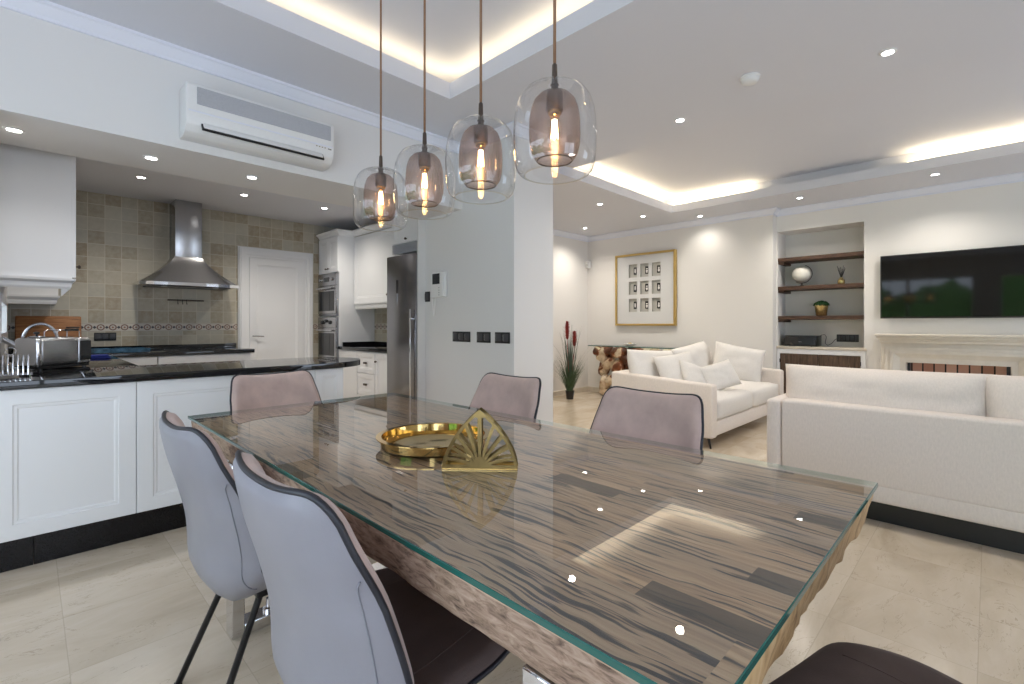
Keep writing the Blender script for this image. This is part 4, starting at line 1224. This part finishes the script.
# sofa along the picture wall (its back to +Y, we look along it) -----------------
S0, S1, SF, SB = 4.66, 6.95, 1.90, 3.05
t = thing('sofa', 'cream two seat sofa with loose pillows standing before the root console', 'sofa', ((S0 + S1) / 2, 2.44, 0))
b = nb(); box(b, S0 + .12, S1 - .12, SF + .02, SB - .02, .11, .26, .02, 3); OBJ('base', b, M['sofa'], t, 'all', world=True)
def arm(x0, x1):
    b = nb()
    poly = [(SF, .105), (SB, .105), (SB, .69), (SF, .63)]
    prism(b, poly, 0, x0, x1)
    bmesh.ops.bevel(b, geom=list(b.edges), offset=.025, segments=3, profile=.5, affect='EDGES')
    return b
OBJ('armrest', arm(S0, S0 + .13), M['sofa'], t, 'all', world=True); OBJ('armrest', arm(S1 - .13, S1), M['sofa'], t, 'all', world=True)
b = nb(); box(b, S0 + .12, S1 - .12, SB - .16, SB, .11, .69, .03, 3); OBJ('backrest', b, M['sofa'], t, 'all', world=True)
xm = (S0 + S1) / 2 + .05
for (x0, x1, sd) in ((S0 + .135, xm - .002, 1), (xm + .002, S1 - .135, 2)):
    b = nb(); cushion(b, x0, x1, SF + .01, SB - .16, .255, .475, .05, .03, sd); OBJ('seat_cushion', b, M['pillow'], t, 'all', world=True)
for (x, zz, ry, sd, w_) in ((5.245, .675, 3, 1, 1.06), (6.30, .705, -5, 3, 1.02)):
    b = pillow_mesh(w_, .50, .26, sd, 26, .06)
    bmesh.ops.transform(b, matrix=T(x, 2.82, zz) @ Matrix.Rotation(R(ry), 4, 'Y') @ Matrix.Rotation(R(-15), 4, 'X'), verts=b.verts)
    OBJ('back_cushion', b, M['pillow'], t, 'all', world=True)
for (x, y, dx, dy) in ((S0 + .06, SF + .07, -.0, -.03), (S1 - .06, SF + .07, .0, -.03), (S0 + .06, SB - .08, 0, .03), (S1 - .06, SB - .08, 0, .03)):
    b = nb(); slanted_leg(b, x, y, dx, dy, .10); OBJ('leg', b, M['blackmetal'], t, 'all', world=True)

def pillow(name, label, loc, size, rot, seed, group='pillows on the cream sofa', m=None):
    b = pillow_mesh(*size, seed)
    o = OBJ(name, b, m or M['pillow'], None, 'all'); o.location = loc
    o.rotation_euler = rot; tag(o, label, 'pillow', group); return o
pillow('pillow', 'cream square pillow slumped at the left armrest before the back cushion', (5.20, 2.50, .675), (.54, .46, .18), (R(-26), R(-6), R(-22)), 2)
pillow('pillow', 'large cream pillow leaning on the right armrest of the sofa', (6.60, 2.36, .705), (.62, .50, .20), (R(-20), R(11), R(-66)), 4)
pillow('pillow', 'small cream pillow in the middle front, left of the tilted one', (5.28, 2.34, .635), (.42, .32, .14), (R(-32), R(16), R(-18)), 5)
pillow('pillow', 'small cream rectangular pillow tilted at the front centre of the sofa', (5.50, 2.16, .64), (.46, .31, .14), (R(-28), R(-11), R(-24)), 6)

# sofa with its back to the table -----------------------------------------------------
QX0, QX1, QY0, QY1 = 3.65, 4.62, -1.20, 1.113
t = thing('sofa', 'oatmeal linen sofa seen from behind, facing the fireplace', 'sofa', (4.1, -.04, 0))
b = nb(); box(b, QX0 + .004, QX1, QY0, QY1, .13, .245, .018, 3); OBJ('base', b, M['sofa'], t, 'all', world=True)
b = nb(); box(b, QX0, QX0 + .15, QY0 + .09, QY1 - .092, .225, .705, .022, 3); OBJ('backrest', b, M['sofa'], t, 'all', world=True)
for (y0, y1) in ((QY1 - .09, QY1), (QY0, QY0 + .09)):
    b = nb(); box(b, QX0 - .004, QX1, y0, y1, .225, .70, .022, 3); OBJ('armrest', b, M['sofa'], t, 'all', world=True)
for (y0, y1, sd) in ((QY0 + .095, -.05, 3), (-.046, QY1 - .095, 4)):
    b = nb(); cushion(b, QX0 + .15, QX1 - .01, y0, y1, .24, .46, .05, .03, sd); OBJ('seat_cushion', b, M['sofa'], t, 'all', world=True)
for (y0, y1, sd) in ((QY0 + .05, .045, 5), (-.010, QY1 - .045, 7)):
    w = y1 - y0
    b = pillow_mesh(w, .50, .27, sd, 26, .05)
    bmesh.ops.transform(b, matrix=T(QX0 + .245, (y0 + y1) / 2, .685) @ Rz(PI / 2) @ Matrix.Rotation(R(-9 if False else 9), 4, 'X'), verts=b.verts)
    OBJ('back_cushion', b, M['sofa'], t, 'all', world=True)
b = nb(); box(b, QX0 + .07, QX1 - .06, QY0 + .06, QY1 - .06, .0, .135, .004); OBJ('plinth', b, M['black'], t, world=True)  # black box added to fill the gap under the sofa base
for (x, y) in ((QX0 + .04, QY0 + .04), (QX0 + .04, QY1 - .04), (QX1 - .03, QY0 + .04), (QX1 - .03, QY1 - .04)):
    b = nb(); tube(b, [(x, y, .14), (x, y, 0)], .016, 10); OBJ('leg', b, M['blackmetal'], t, 'all', world=True)

# console of teak root under glass ------------------------------------------------------
t = thing('console_table', 'console table of polished teak root under a glass top by the picture', 'console', (7.03, 4.0, 0))
b = nb(); rnd = random.Random(11)
def blob(bm, c, s, rot, seed):
    q = bmesh.new(); bmesh.ops.create_icosphere(q, subdivisions=3, radius=1.0)
    for v in q.verts:
        n_ = v.co.normalized(); k = 1 + .28 * noise.noise(n_ * 1.7 + Vector((seed, seed * 2, 0))) + .10 * noise.noise(n_ * 5 + Vector((0, seed, seed)))
        v.co = Vector((n_.x * s[0], n_.y * s[1], n_.z * s[2])) * k
    merge(bm, q, T(*c) @ Matrix.Rotation(rot[0], 4, 'X') @ Matrix.Rotation(rot[1], 4, 'Z'))
for i in range(22):                                # top rail of knots
    y = 3.28 + 1.55 * i / 21
    blob(b, (7.02 + rnd.uniform(-.05, .05), y, .755 + rnd.uniform(-.02, .02)), (.12, .09, .085), (rnd.uniform(-1, 1), rnd.uniform(-1, 1)), i)
for i, (y, z, sy, sz, rx) in enumerate(((4.72, .66, .12, .10, .3), (4.62, .56, .17, .08, -.7), (4.74, .46, .10, .13, .2), (4.42, .50, .12, .17, .4), (4.52, .30, .20, .08, -.5), (4.70, .20, .09, .17, .15), (4.66, .07, .15, .07, .1),
                                        (4.38, .20, .10, .20, -.3), (4.28, .64, .16, .10, .6), (4.16, .42, .12, .22, -.2), (4.10, .15, .16, .16, .2), (3.9, .55, .16, .14, .5), (3.82, .3, .13, .25, .3), (3.6, .5, .16, .17, -.4), (3.52, .22, .14, .22, .1), (3.42, .62, .12, .12, .3), (3.75, .08, .2, .08, 0))):
    blob(b, (7.02 + rnd.uniform(-.04, .04), y, z), (.11, sy, sz), (rx, rnd.uniform(-.4, .4)), 40 + i)
for v in b.verts: v.co.z = max(.0, min(v.co.z, .846))
OBJ('root_base', b, M['root'], t, 'all', world=True)
b = nb(); box(b, 6.85, 7.22, 3.10, 4.95, .848, .862, .002, 1)
for f in b.faces: f.material_index = 0 if abs(f.normal.z) > .9 else 1
OBJ('glass_top', b, [M['conglass'], M['edgeglass']], t, world=True)
t = thing('bowl', 'white flower shaped bowl with yellow centre on the glass console', 'bowl', (7.02, 4.22, .862))
b = nb(); n = 48; rr = []
for r_, z_ in ((.02, .0), (.05, .004), (.08, .022), (.105, .042)):
    rr.append([b.verts.new(((r_ * (1 + .16 * math.cos(6 * 2 * PI * i / n) * r_ / .105)) * math.cos(2 * PI * i / n), (r_ * (1 + .16 * math.cos(6 * 2 * PI * i / n) * r_ / .105)) * math.sin(2 * PI * i / n), z_)) for i in range(n)])
b.faces.new(list(reversed(rr[0])))
for A, B in zip(rr, rr[1:]):
    for i in range(n): b.faces.new((A[i], A[(i + 1) % n], B[(i + 1) % n], B[i]))
ds = OBJ('dish', b, M['ceramic'], t, 'all'); sm = ds.modifiers.new('thick', 'SOLIDIFY'); sm.thickness = .004
b = nb(); lathe(b, [(0, .008), (.03, .010), (.036, .03), (.028, .052), (0, .06)], 20); OBJ('centre', b, M['yellow'], t, 'all')

# framed picture: nine small shadow boxes ---------------------------------------------------
PY0, PY1, PZ0, PZ1 = 3.52, 4.625, 1.20, 2.412
t = thing('framed_picture', 'large gold framed picture with nine small shadow boxes on the wall', 'picture', (XP, (PY0 + PY1) / 2, PZ0))
b = nb(); fw = .034
pr = XP - .001
for (y0, y1, z0, z1) in ((PY0, PY1, PZ0, PZ0 + fw), (PY0, PY1, PZ1 - fw, PZ1), (PY0, PY0 + fw, PZ0 + fw, PZ1 - fw), (PY1 - fw, PY1, PZ0 + fw, PZ1 - fw)):
    box(b, pr - .062, pr, y0, y1, z0, z1, .003, 1)
OBJ('frame', b, M['gold'], t, True, world=True)
# mat board with nine openings
xs = pr - .040
ys = [3.935, 4.115, 4.295]; zs_ = [1.475, 1.81, 2.145]; hw_, hh_ = .068, .118
b = nb()
cols = []; cur = PY0 + fw
edges_y = [PY0 + fw] + [v for c in (3.86, 4.075, 4.29) for v in (c - .078, c + .078)] + [PY1 - fw]
edges_z = [PZ0 + fw] + [v for c in (1.545, 1.835, 2.125) for v in (c - .112, c + .112)] + [PZ1 - fw]
for i in range(7):
    for k in range(7):
        if i % 2 == 1 and k % 2 == 1: continue
        box(b, xs, xs + .006, edges_y[i], edges_y[i + 1], edges_z[k], edges_z[k + 1])
OBJ('mat_board', b, M['paper'], t, world=True)
kinds = 0
for zc_ in (2.125, 1.835, 1.545):
    for yc_ in (4.29, 4.075, 3.86):
        b = nb()
        # sloping sides of the little box and its back
        y0, y1, z0, z1 = yc_ - .078, yc_ + .078, zc_ - .112, zc_ + .112
        xf, xb = xs + .004, pr - .004
        box(b, xb - .003, xb, y0, y1, z0, z1)
        box(b, xf, xb, y0, y0 + .004, z0, z1); box(b, xf, xb, y1 - .004, y1, z0, z1); box(b, xf, xb, y0, y1, z0, z0 + .004); box(b, xf, xb, y0, y1, z1 - .004, z1)
        rc = OBJ('shadow_box', b, M['recess'], t, world=True)
        b = nb(); box(b, xb - .012, xb - .002, yc_ - .070, yc_ - .002, zc_ - .062, zc_ + .062, .003); cd = OBJ('card', b, M['black'], rc, world=True)
        b = nb(); kinds += 1
        for (dy, dz, ry, rz_) in (((0, .018, .013, .018), (0, -.018, .018, .024)), ((.004, .0, .012, .040),), ((0, .02, .016, .012), (0, -.014, .020, .014), (0, -.036, .012, .012)))[kinds % 3]:
            q = nb(); lathe(q, [(0, 0), (1, 0), (1, .5), (0, .5)], 18)
            merge(b, q, T(xb - .0125, yc_ - .036 + dy, zc_ + dz) @ Matrix.Diagonal((.002, ry, rz_, 1)) @ Matrix.Rotation(-PI / 2, 4, 'Y'))
        OBJ('figure', b, M['ceramic'], cd, world=True)

# potted ornamental grass ----------------------------------------------------------------
t = thing('potted_grass', 'tall artificial grass with red plumes in a small black pot', 'plant', (6.26, 4.88, 0))
b = nb(); lathe(b, [(0, 0), (.058, 0), (.074, .135), (.076, .14), (.068, .14), (.064, .125), (0, .12)], 28); OBJ('pot', b, M['black'], t, True)
rnd = random.Random(5); b = nb()
def blade(bm, base, ang, lean, L, w, droop):
    dirv = Vector((math.cos(ang), math.sin(ang), 0)); side = Vector((-dirv.y, dirv.x, 0)); p = Vector(base); prev = None; k = 9
    th = lean
    for i in range(k + 1):
        s = i / k; ww = w * (1 - s ** 2) + .0006
        a_ = bm.verts.new(p + side * ww); c_ = bm.verts.new(p - side * ww); m_ = bm.verts.new(p + Vector((0, 0, .0)) - dirv * ww * .5)
        if prev: bm.faces.new((prev[0], prev[1], c_, a_)) if False else (bm.faces.new((prev[0], prev[2], m_, a_)), bm.faces.new((prev[2], prev[1], c_, m_)))
        prev = (a_, c_, m_)
        th += droop / k * (0.3 + 1.7 * s)
        if p.y > .30: dirv = Vector((dirv.x, -abs(dirv.y) * .3, 0))
        p = p + (dirv * math.sin(th) + Vector((0, 0, 1)) * math.cos(th)) * (L / k)
for i in range(230):
    a = rnd.uniform(0, 2 * PI); r_ = rnd.uniform(0, .05)
    blade(b, (r_ * math.cos(a), r_ * math.sin(a), .12), a + rnd.uniform(-.5, .5), rnd.uniform(.05, .48), rnd.uniform(.25, .66), rnd.uniform(.0025, .0045), rnd.uniform(.05, .75))
OBJ('leaf_tuft', b, M['green'], t, 'all', normals=False)
b = nb()
for i in range(46):
    a = rnd.uniform(0, 2 * PI); r_ = rnd.uniform(0, .03)
    blade(b, (r_ * math.cos(a), r_ * math.sin(a), .12), a, rnd.uniform(.0, .13), rnd.uniform(.75, 1.12), rnd.uniform(.004, .007), rnd.uniform(.0, .25))
for i in range(9):
    a = rnd.uniform(0, 2 * PI); blade(b, (0, 0, .12), a, rnd.uniform(.10, .22), rnd.uniform(.95, 1.2), .003, rnd.uniform(.5, 1.3))
OBJ('reed', b, M['greengrey'], t, 'all', normals=False)
def plume(x, y, z0, z1):
    b = nb(); tube(b, [(x * .2, y * .2, .12), (x, y, z0)], .004, 6)
    for i in range(900):
        s = rnd.random(); a = rnd.uniform(0, 2 * PI); z = z0 + (z1 - z0) * s; R0 = .040 * (math.sin(PI * min(1, s * .85 + .15)) ** .6)
        p = Vector((x, y, z)); d = Vector((math.cos(a), math.sin(a), .9)).normalized() * (R0 + .028) * rnd.uniform(.6, 1.25)
        sd = Vector((-math.sin(a), math.cos(a), 0)) * .0055
        v = [b.verts.new(p + sd), b.verts.new(p - sd), b.verts.new(p + d)]; b.faces.new(v)
    q = nb(); lathe(q, [(0, z0), (.020, z0 + .04), (.024, (z0 + z1) / 2), (.010, z1 - .03), (0, z1)], 12, c=(x, y, 0)); merge(b, q)
    OBJ('plume', b, M['plume'], t, normals=False)
plume(-.025, .035, .97, 1.26); plume(.055, -.05, .86, 1.10)

# niche: shelves, ledge, cupboard -------------------------------------------------------------
for k, (z1, lab) in enumerate(((2.150, 'dark rustic oak shelf, top one in the wall niche'), (1.750, 'dark rustic oak shelf under the globe, middle one in the niche'), (1.338, 'dark rustic oak shelf under the potted plant, lowest in the niche'))):
    t = thing('wall_shelf', lab, 'shelf', (XTV + .18, (NY0 + NY1) / 2, z1 - .05), 0, 'niche shelves')
    b = nb(); box(b, XTV + .015, NX - .001, NY0 + .001, NY1 - .001, z1 - .052, z1, .004, 1)
    OBJ('board', b, M['shelfwood'], t, True, world=True)
    b = nb(); box(b, XTV + .03, NX - .001, NY1 - .075, NY1 - .001, z1 - .085, z1 - .053, .003, 1); OBJ('bracket', b, M['shelfwood'], t, world=True)
t = thing('niche_cupboard', 'built in cupboard with dark wooden doors below the niche', 'cupboard', (XTV - .02, (NY0 + NY1) / 2, 0))
b = nb(); x0 = XTV - .03
box(b, x0, NX - .002, NY0 - .03, NY1 + .005, .885, .919, .006, 2); OBJ('stone_top', b, M['stone'], t, True, world=True)
b = nb()
for (y0, y1, z0, z1) in ((NY0 - .02, NY0 + .03, 0, .884), (NY1 - .035, NY1 + .003, 0, .884), (NY0 + .03, NY1 - .035, .82, .884), (NY0 + .03, NY1 - .035, 0, .09)): box(b, x0 + .008, XTV - .0005, y0, y1, z0, z1, .003, 1)
OBJ('surround', b, M['white'], t, world=True)
ymid = (NY0 + NY1) / 2
for (y0, y1) in ((NY0 + .033, ymid - .002), (ymid + .002, NY1 - .038)):
    b = nb(); w = (y1 - y0) / 4
    for i in range(4): box(b, x0 + .010, XTV - .001, y0 + w * i + .001, y0 + w * (i + 1) - .001, .093, .817, .003, 1)
    d = OBJ('door', b, M['doorwood'], t, True, world=True)
    for z in (.2, .72):
        h = nb(); ye = y0 if y0 < ymid - .2 else y1
        tube(h, [(x0 + .008, ye, z - .025), (x0 + .008, ye, z + .025)], .006, 8); OBJ('hinge', h, M['blackmetal'], d, True, world=True)
# globe
t = thing('globe', 'ivory desk globe on a bronze stand on the middle niche shelf', 'globe', (7.62, 1.862, 1.750))
b = nb(); lathe(b, [(0, 0), (.055, 0), (.058, .006), (.03, .014), (.012, .022), (.010, .05), (0, .05)], 24); OBJ('base', b, M['bronzemetal'], t, True)
b = nb(); q = nb(); bmesh.ops.create_uvsphere(q, u_segments=36, v_segments=20, radius=.117); merge(b, q, T(0, 0, .172) @ Matrix.Rotation(R(23), 4, 'X')); OBJ('ball', b, M['globe'], t, 'all')
b = nb(); tube(b, [(0, .126 * math.sin(a), .172 + .126 * math.cos(a)) for a in [R(-35 - 180 + 195 * i / 24) - R(0) for i in range(25)]], .0045, 8); OBJ('meridian', b, M['bronzemetal'], t, 'all')
# reed diffuser
t = thing('reed_diffuser', 'gold reed diffuser with dark sticks on the middle niche shelf', 'reed diffuser', (7.62, 1.40, 1.750))
b = nb(); lathe(b, [(0, 0), (.038, 0), (.042, .01), (.040, .06), (.022, .08), (.018, .095), (.014, .095), (.014, .08), (0, .078)], 24); OBJ('bottle', b, M['goldpot'], t, True)
for i in range(8):
    a = i * 2 * PI / 8; b = nb(); tube(b, [(0, 0, .08), (.045 * math.cos(a), .045 * math.sin(a), .21 + .02 * (i % 3))], .0032, 6); OBJ('stick', b, M['black'], t)
# plant in gold pot
t = thing('potted_plant', 'clipped green plant in a gold pot on the lowest niche shelf', 'plant', (7.60, 1.622, 1.338))
b = nb(); lathe(b, [(0, 0), (.058, 0), (.062, .004), (.082, .142), (.084, .147), (.076, .147), (.072, .125), (0, .12)], 28); OBJ('pot', b, M['goldpot'], t, True)
b = nb(); rnd = random.Random(9)
for i in range(700):
    a = rnd.uniform(0, 2 * PI); ph = rnd.uniform(0, PI / 2); k = rnd.uniform(.75, 1.03)
    p = Vector((.092 * math.cos(a) * math.cos(ph) * k, .092 * math.sin(a) * math.cos(ph) * k, .140 + .058 * math.sin(ph) * k)); d = Vector((rnd.uniform(-1, 1), rnd.uniform(-1, 1), rnd.uniform(-1, 1))).normalized() * .014
    e_ = d.cross(Vector((rnd.uniform(-1, 1), rnd.uniform(-1, 1), 1))).normalized() * .008
    b.faces.new([b.verts.new(p + d), b.verts.new(p + e_), b.verts.new(p - d), b.verts.new(p - e_)])
OBJ('foliage', b, M['box_green'], t, normals=False)
# media box, socket strip, cable
t = thing('media_player', 'flat black media box on the niche ledge', 'media player', (7.60, 1.850, .919))
b = nb(); box(b, -.12, .14, -.20, .20, .006, .150, .006); OBJ('case', b, M['black'], t, True)
b = nb(); box(b, -.123, -.119, -.185, .185, .02, .135, .001); f_ = OBJ('front', b, M['darkglass'], t)
b = nb(); box(b, -.1245, -.1225, -.02, .02, .06, .066, .0003); OBJ('badge', b, M['steel'], f_)
for (x, y) in ((-.09, -.13), (-.09, .13), (.1, -.13), (.1, .13)):
    b = nb(); cyl(b, (x, y), .012, .012, 0, .007, 10); OBJ('foot', b, M['black'], t)
plate('wall_socket', 'long black socket strip on the back wall of the niche', 'socket', 'x', NX, -1, 1.235, 1.485, .985, 1.085, 5, M['black'], socket=True)
b = nb(); tube(b, [(7.66, 1.66, 1.044), (7.66, 1.635, 1.075), (7.68, 1.60, 1.085), (7.70, 1.585, 1.05), (7.70, 1.60, .96), (7.71, 1.57, .935), (7.73, 1.53, .96), (7.765, 1.50, 1.01), (7.786, 1.47, 1.035)], .004, 6)
tag(OBJ('power_cable', b, M['black'], None, 'all'), 'thin black cable from the media box to the socket strip', 'cable')

# television ------------------------------------------------------------------------------------
VY0, VY1, VZ0, VZ1 = -.405, .950, 1.293, 2.055
t = thing('television', 'large flat black television above the fireplace', 'television', (XTV - .05, .27, VZ0))
b = nb(); box(b, XTV - .075, XTV - .045, VY0, VY1, VZ0, VZ1, .004); OBJ('casing', b, M['black'], t, True, world=True)
b = nb(); box(b, XTV - .0775, XTV - .074, VY0 + .012, VY1 - .012, VZ0 + .018, VZ1 - .012, .0008); OBJ('screen', b, M['tvscreen'], t, world=True)
b = nb(); box(b, XTV - .046, XTV - .0005, .0, .54, 1.45, 1.9, .005); OBJ('wall_mount', b, M['darkgrey'], t, world=True)

# fireplace ----------------------------------------------------------------------------------------
FYC = .27
t = thing('fireplace', 'pale stone fireplace with stepped mantel below the television', 'fireplace', (XTV - .1, FYC, 0))
def surround(hw_out, hw_in, z_top, z_in, x0, x1, bev=.006):
    b = nb()
    pts = [(FYC - hw_out, 0), (FYC - hw_out, z_top), (FYC + hw_out, z_top), (FYC + hw_out, 0), (FYC + hw_in, 0), (FYC + hw_in, z_in), (FYC - hw_in, z_in), (FYC - hw_in, 0)]
    prism(b, pts, 0, x0, x1)
    bmesh.ops.bevel(b, geom=list(b.edges), offset=bev, segments=2, profile=.5, affect='EDGES')
    return b
XF = XTV
b = surround(.665, .44, 1.0, .78, XF - .15, XF - .001); OBJ('jamb', b, M['limestone'], t, True, world=True)
b = surround(.625, .565, .955, .895, XF - .175, XF - .14); OBJ('moulding', b, M['limestone'], t, True, world=True)
b = surround(.575, .545, .915, .885, XF - .19, XF - .14); OBJ('moulding', b, M['limestone'], t, True, world=True)
# splayed inner frame
b = nb(); o_, i_ = .545, .43
P = [(FYC - o_, 0), (FYC - o_, .885), (FYC + o_, .885), (FYC + o_, 0)]; Q = [(FYC - i_, 0), (FYC - i_, .78), (FYC + i_, .78), (FYC + i_, 0)]
A = [b.verts.new((XF - .178, y, z)) for y, z in P]; B = [b.verts.new((XF - .125, y, z)) for y, z in Q]; Cc = [b.verts.new((XF + .06, y, z)) for y, z in Q]; D = [b.verts.new((XF - .12, y, z)) for y, z in P]
for k in range(3):
    b.faces.new((A[k], A[k + 1], B[k + 1], B[k])); b.faces.new((B[k], B[k + 1], Cc[k + 1], Cc[k]))
OBJ('splay', b, M['limestone'], t, world=True)
b = nb()
for (hw_, x, z0, z1) in ((.715, .245, 1.080, 1.108), (.702, .228, 1.055, 1.081), (.685, .205, 1.035, 1.056), (.675, .185, 1.0, 1.036)):
    box(b, XF - x, XF - .001, FYC - hw_, FYC + hw_, z0, z1, .007, 2)
OBJ('mantel', b, M['limestone'], t, True, world=True)
b = nb(); box(b, XF - .30, XF - .0, FYC - .72, FYC + .72, 0, .03, .006); OBJ('hearth', b, M['limestone'], t, True, world=True)
b = nb()
box(b, XF + .40, XF + .45, FYC - .43, FYC + .43, .03, .79); box(b, XF + .01, XF + .40, FYC - .432, FYC - .40, .03, .79); box(b, XF + .01, XF + .40, FYC + .40, FYC + .432, .03, .79)
OBJ('firebox', b, M['darkgrey'], t, world=True)
b = nb(); box(b, XF + .02, XF + .06, FYC - .42, FYC + .42, .655, .80); OBJ('brick_lintel', b, M['brick'], t, world=True)
b = nb(); box(b, XF - .01, XF + .05, FYC - .42, FYC + .42, .615, .654, .003); OBJ('iron_lintel', b, M['bronze'], t, world=True)

# ================================================================== GARDEN outside the windows (seen in mirrors and screens)
rnd = random.Random(3)
def shrub(name, label, c, s, seed):
    b = nb(); q = bmesh.new(); bmesh.ops.create_icosphere(q, subdivisions=4, radius=1.0)
    for v in q.verts:
        n_ = v.co.normalized(); k = 1 + .35 * noise.noise(n_ * 3 + Vector((seed, 0, 0))) + .22 * noise.noise(n_ * 9 + Vector((0, seed, 0)))
        v.co = Vector((n_.x * s[0], n_.y * s[1], n_.z * s[2])) * k
    merge(b, q, T(*c)); o = OBJ(name, b, M['hedge'], None, 'all'); tag(o, label, 'shrub', 'shrubs outside the garden windows')
M['hedge'] = mat('hedge leaves', (.09, .24, .06, 1), .7, noise_amt=.8, noise_scale=14)
for i in range(4):
    shrub('garden_shrub', 'green shrub outside the garden windows, seen only in reflections', (-9.0 + rnd.uniform(-.3, .3), -3.6 + 2.5 * i, 1.1), (.9, 1.5, 1.5 + .3 * (i % 2)), i * 3.1)

# ================================================================== LIGHT, CAMERA
w = bpy.data.worlds.new('sky'); scn.world = w; w.use_nodes = True
bg = w.node_tree.nodes['Background']; bg.inputs[0].default_value = (.78, .84, 1.0, 1); bg.inputs[1].default_value = 4.0
def portal(loc, rot, sx, sy):
    L = bpy.data.lights.new('window daylight', 'AREA'); L.shape = 'RECTANGLE'; L.size = sx; L.size_y = sy; L.cycles.is_portal = True
    o = bpy.data.objects.new('window_daylight', L); COL.objects.link(o); o.location = loc; o.rotation_euler = rot
for (a, c, z0, z1) in HOLE_W: portal((XW - .19, (a + c) / 2, (z0 + z1) / 2), (0, -PI / 2, 0), z1 - z0, c - a)
for (a, c, z0, z1) in HOLE_B: portal(((a + c) / 2, YB - .19, (z0 + z1) / 2), (PI / 2, 0, 0), c - a, z1 - z0)
portal((XK - .19, 5.15, 1.265), (0, -PI / 2, 0), .33, 1.2)

cam = bpy.data.cameras.new('camera'); co = bpy.data.objects.new('camera', cam); COL.objects.link(co); scn.camera = co
cam.sensor_width = 36; cam.lens = 481 / 1024 * 36; cam.shift_y = -(342 - 324.5) / 1024; cam.clip_start = .02
co.location = (0, 0, 1.22); co.rotation_euler = (PI / 2, 0, math.radians(44.8 - 90))

vs = scn.view_settings; vs.view_transform = 'Standard'; vs.look = 'None'; vs.gamma = 1; vs.use_curve_mapping = False; vs.exposure = 0.22
cy = scn.cycles; cy.max_bounces = 10; cy.diffuse_bounces = 5; cy.glossy_bounces = 5; cy.transparent_max_bounces = 16; cy.transmission_bounces = 4
cy.sample_clamp_indirect = 6; cy.caustics_reflective = False; cy.caustics_refractive = False; cy.use_denoising = True
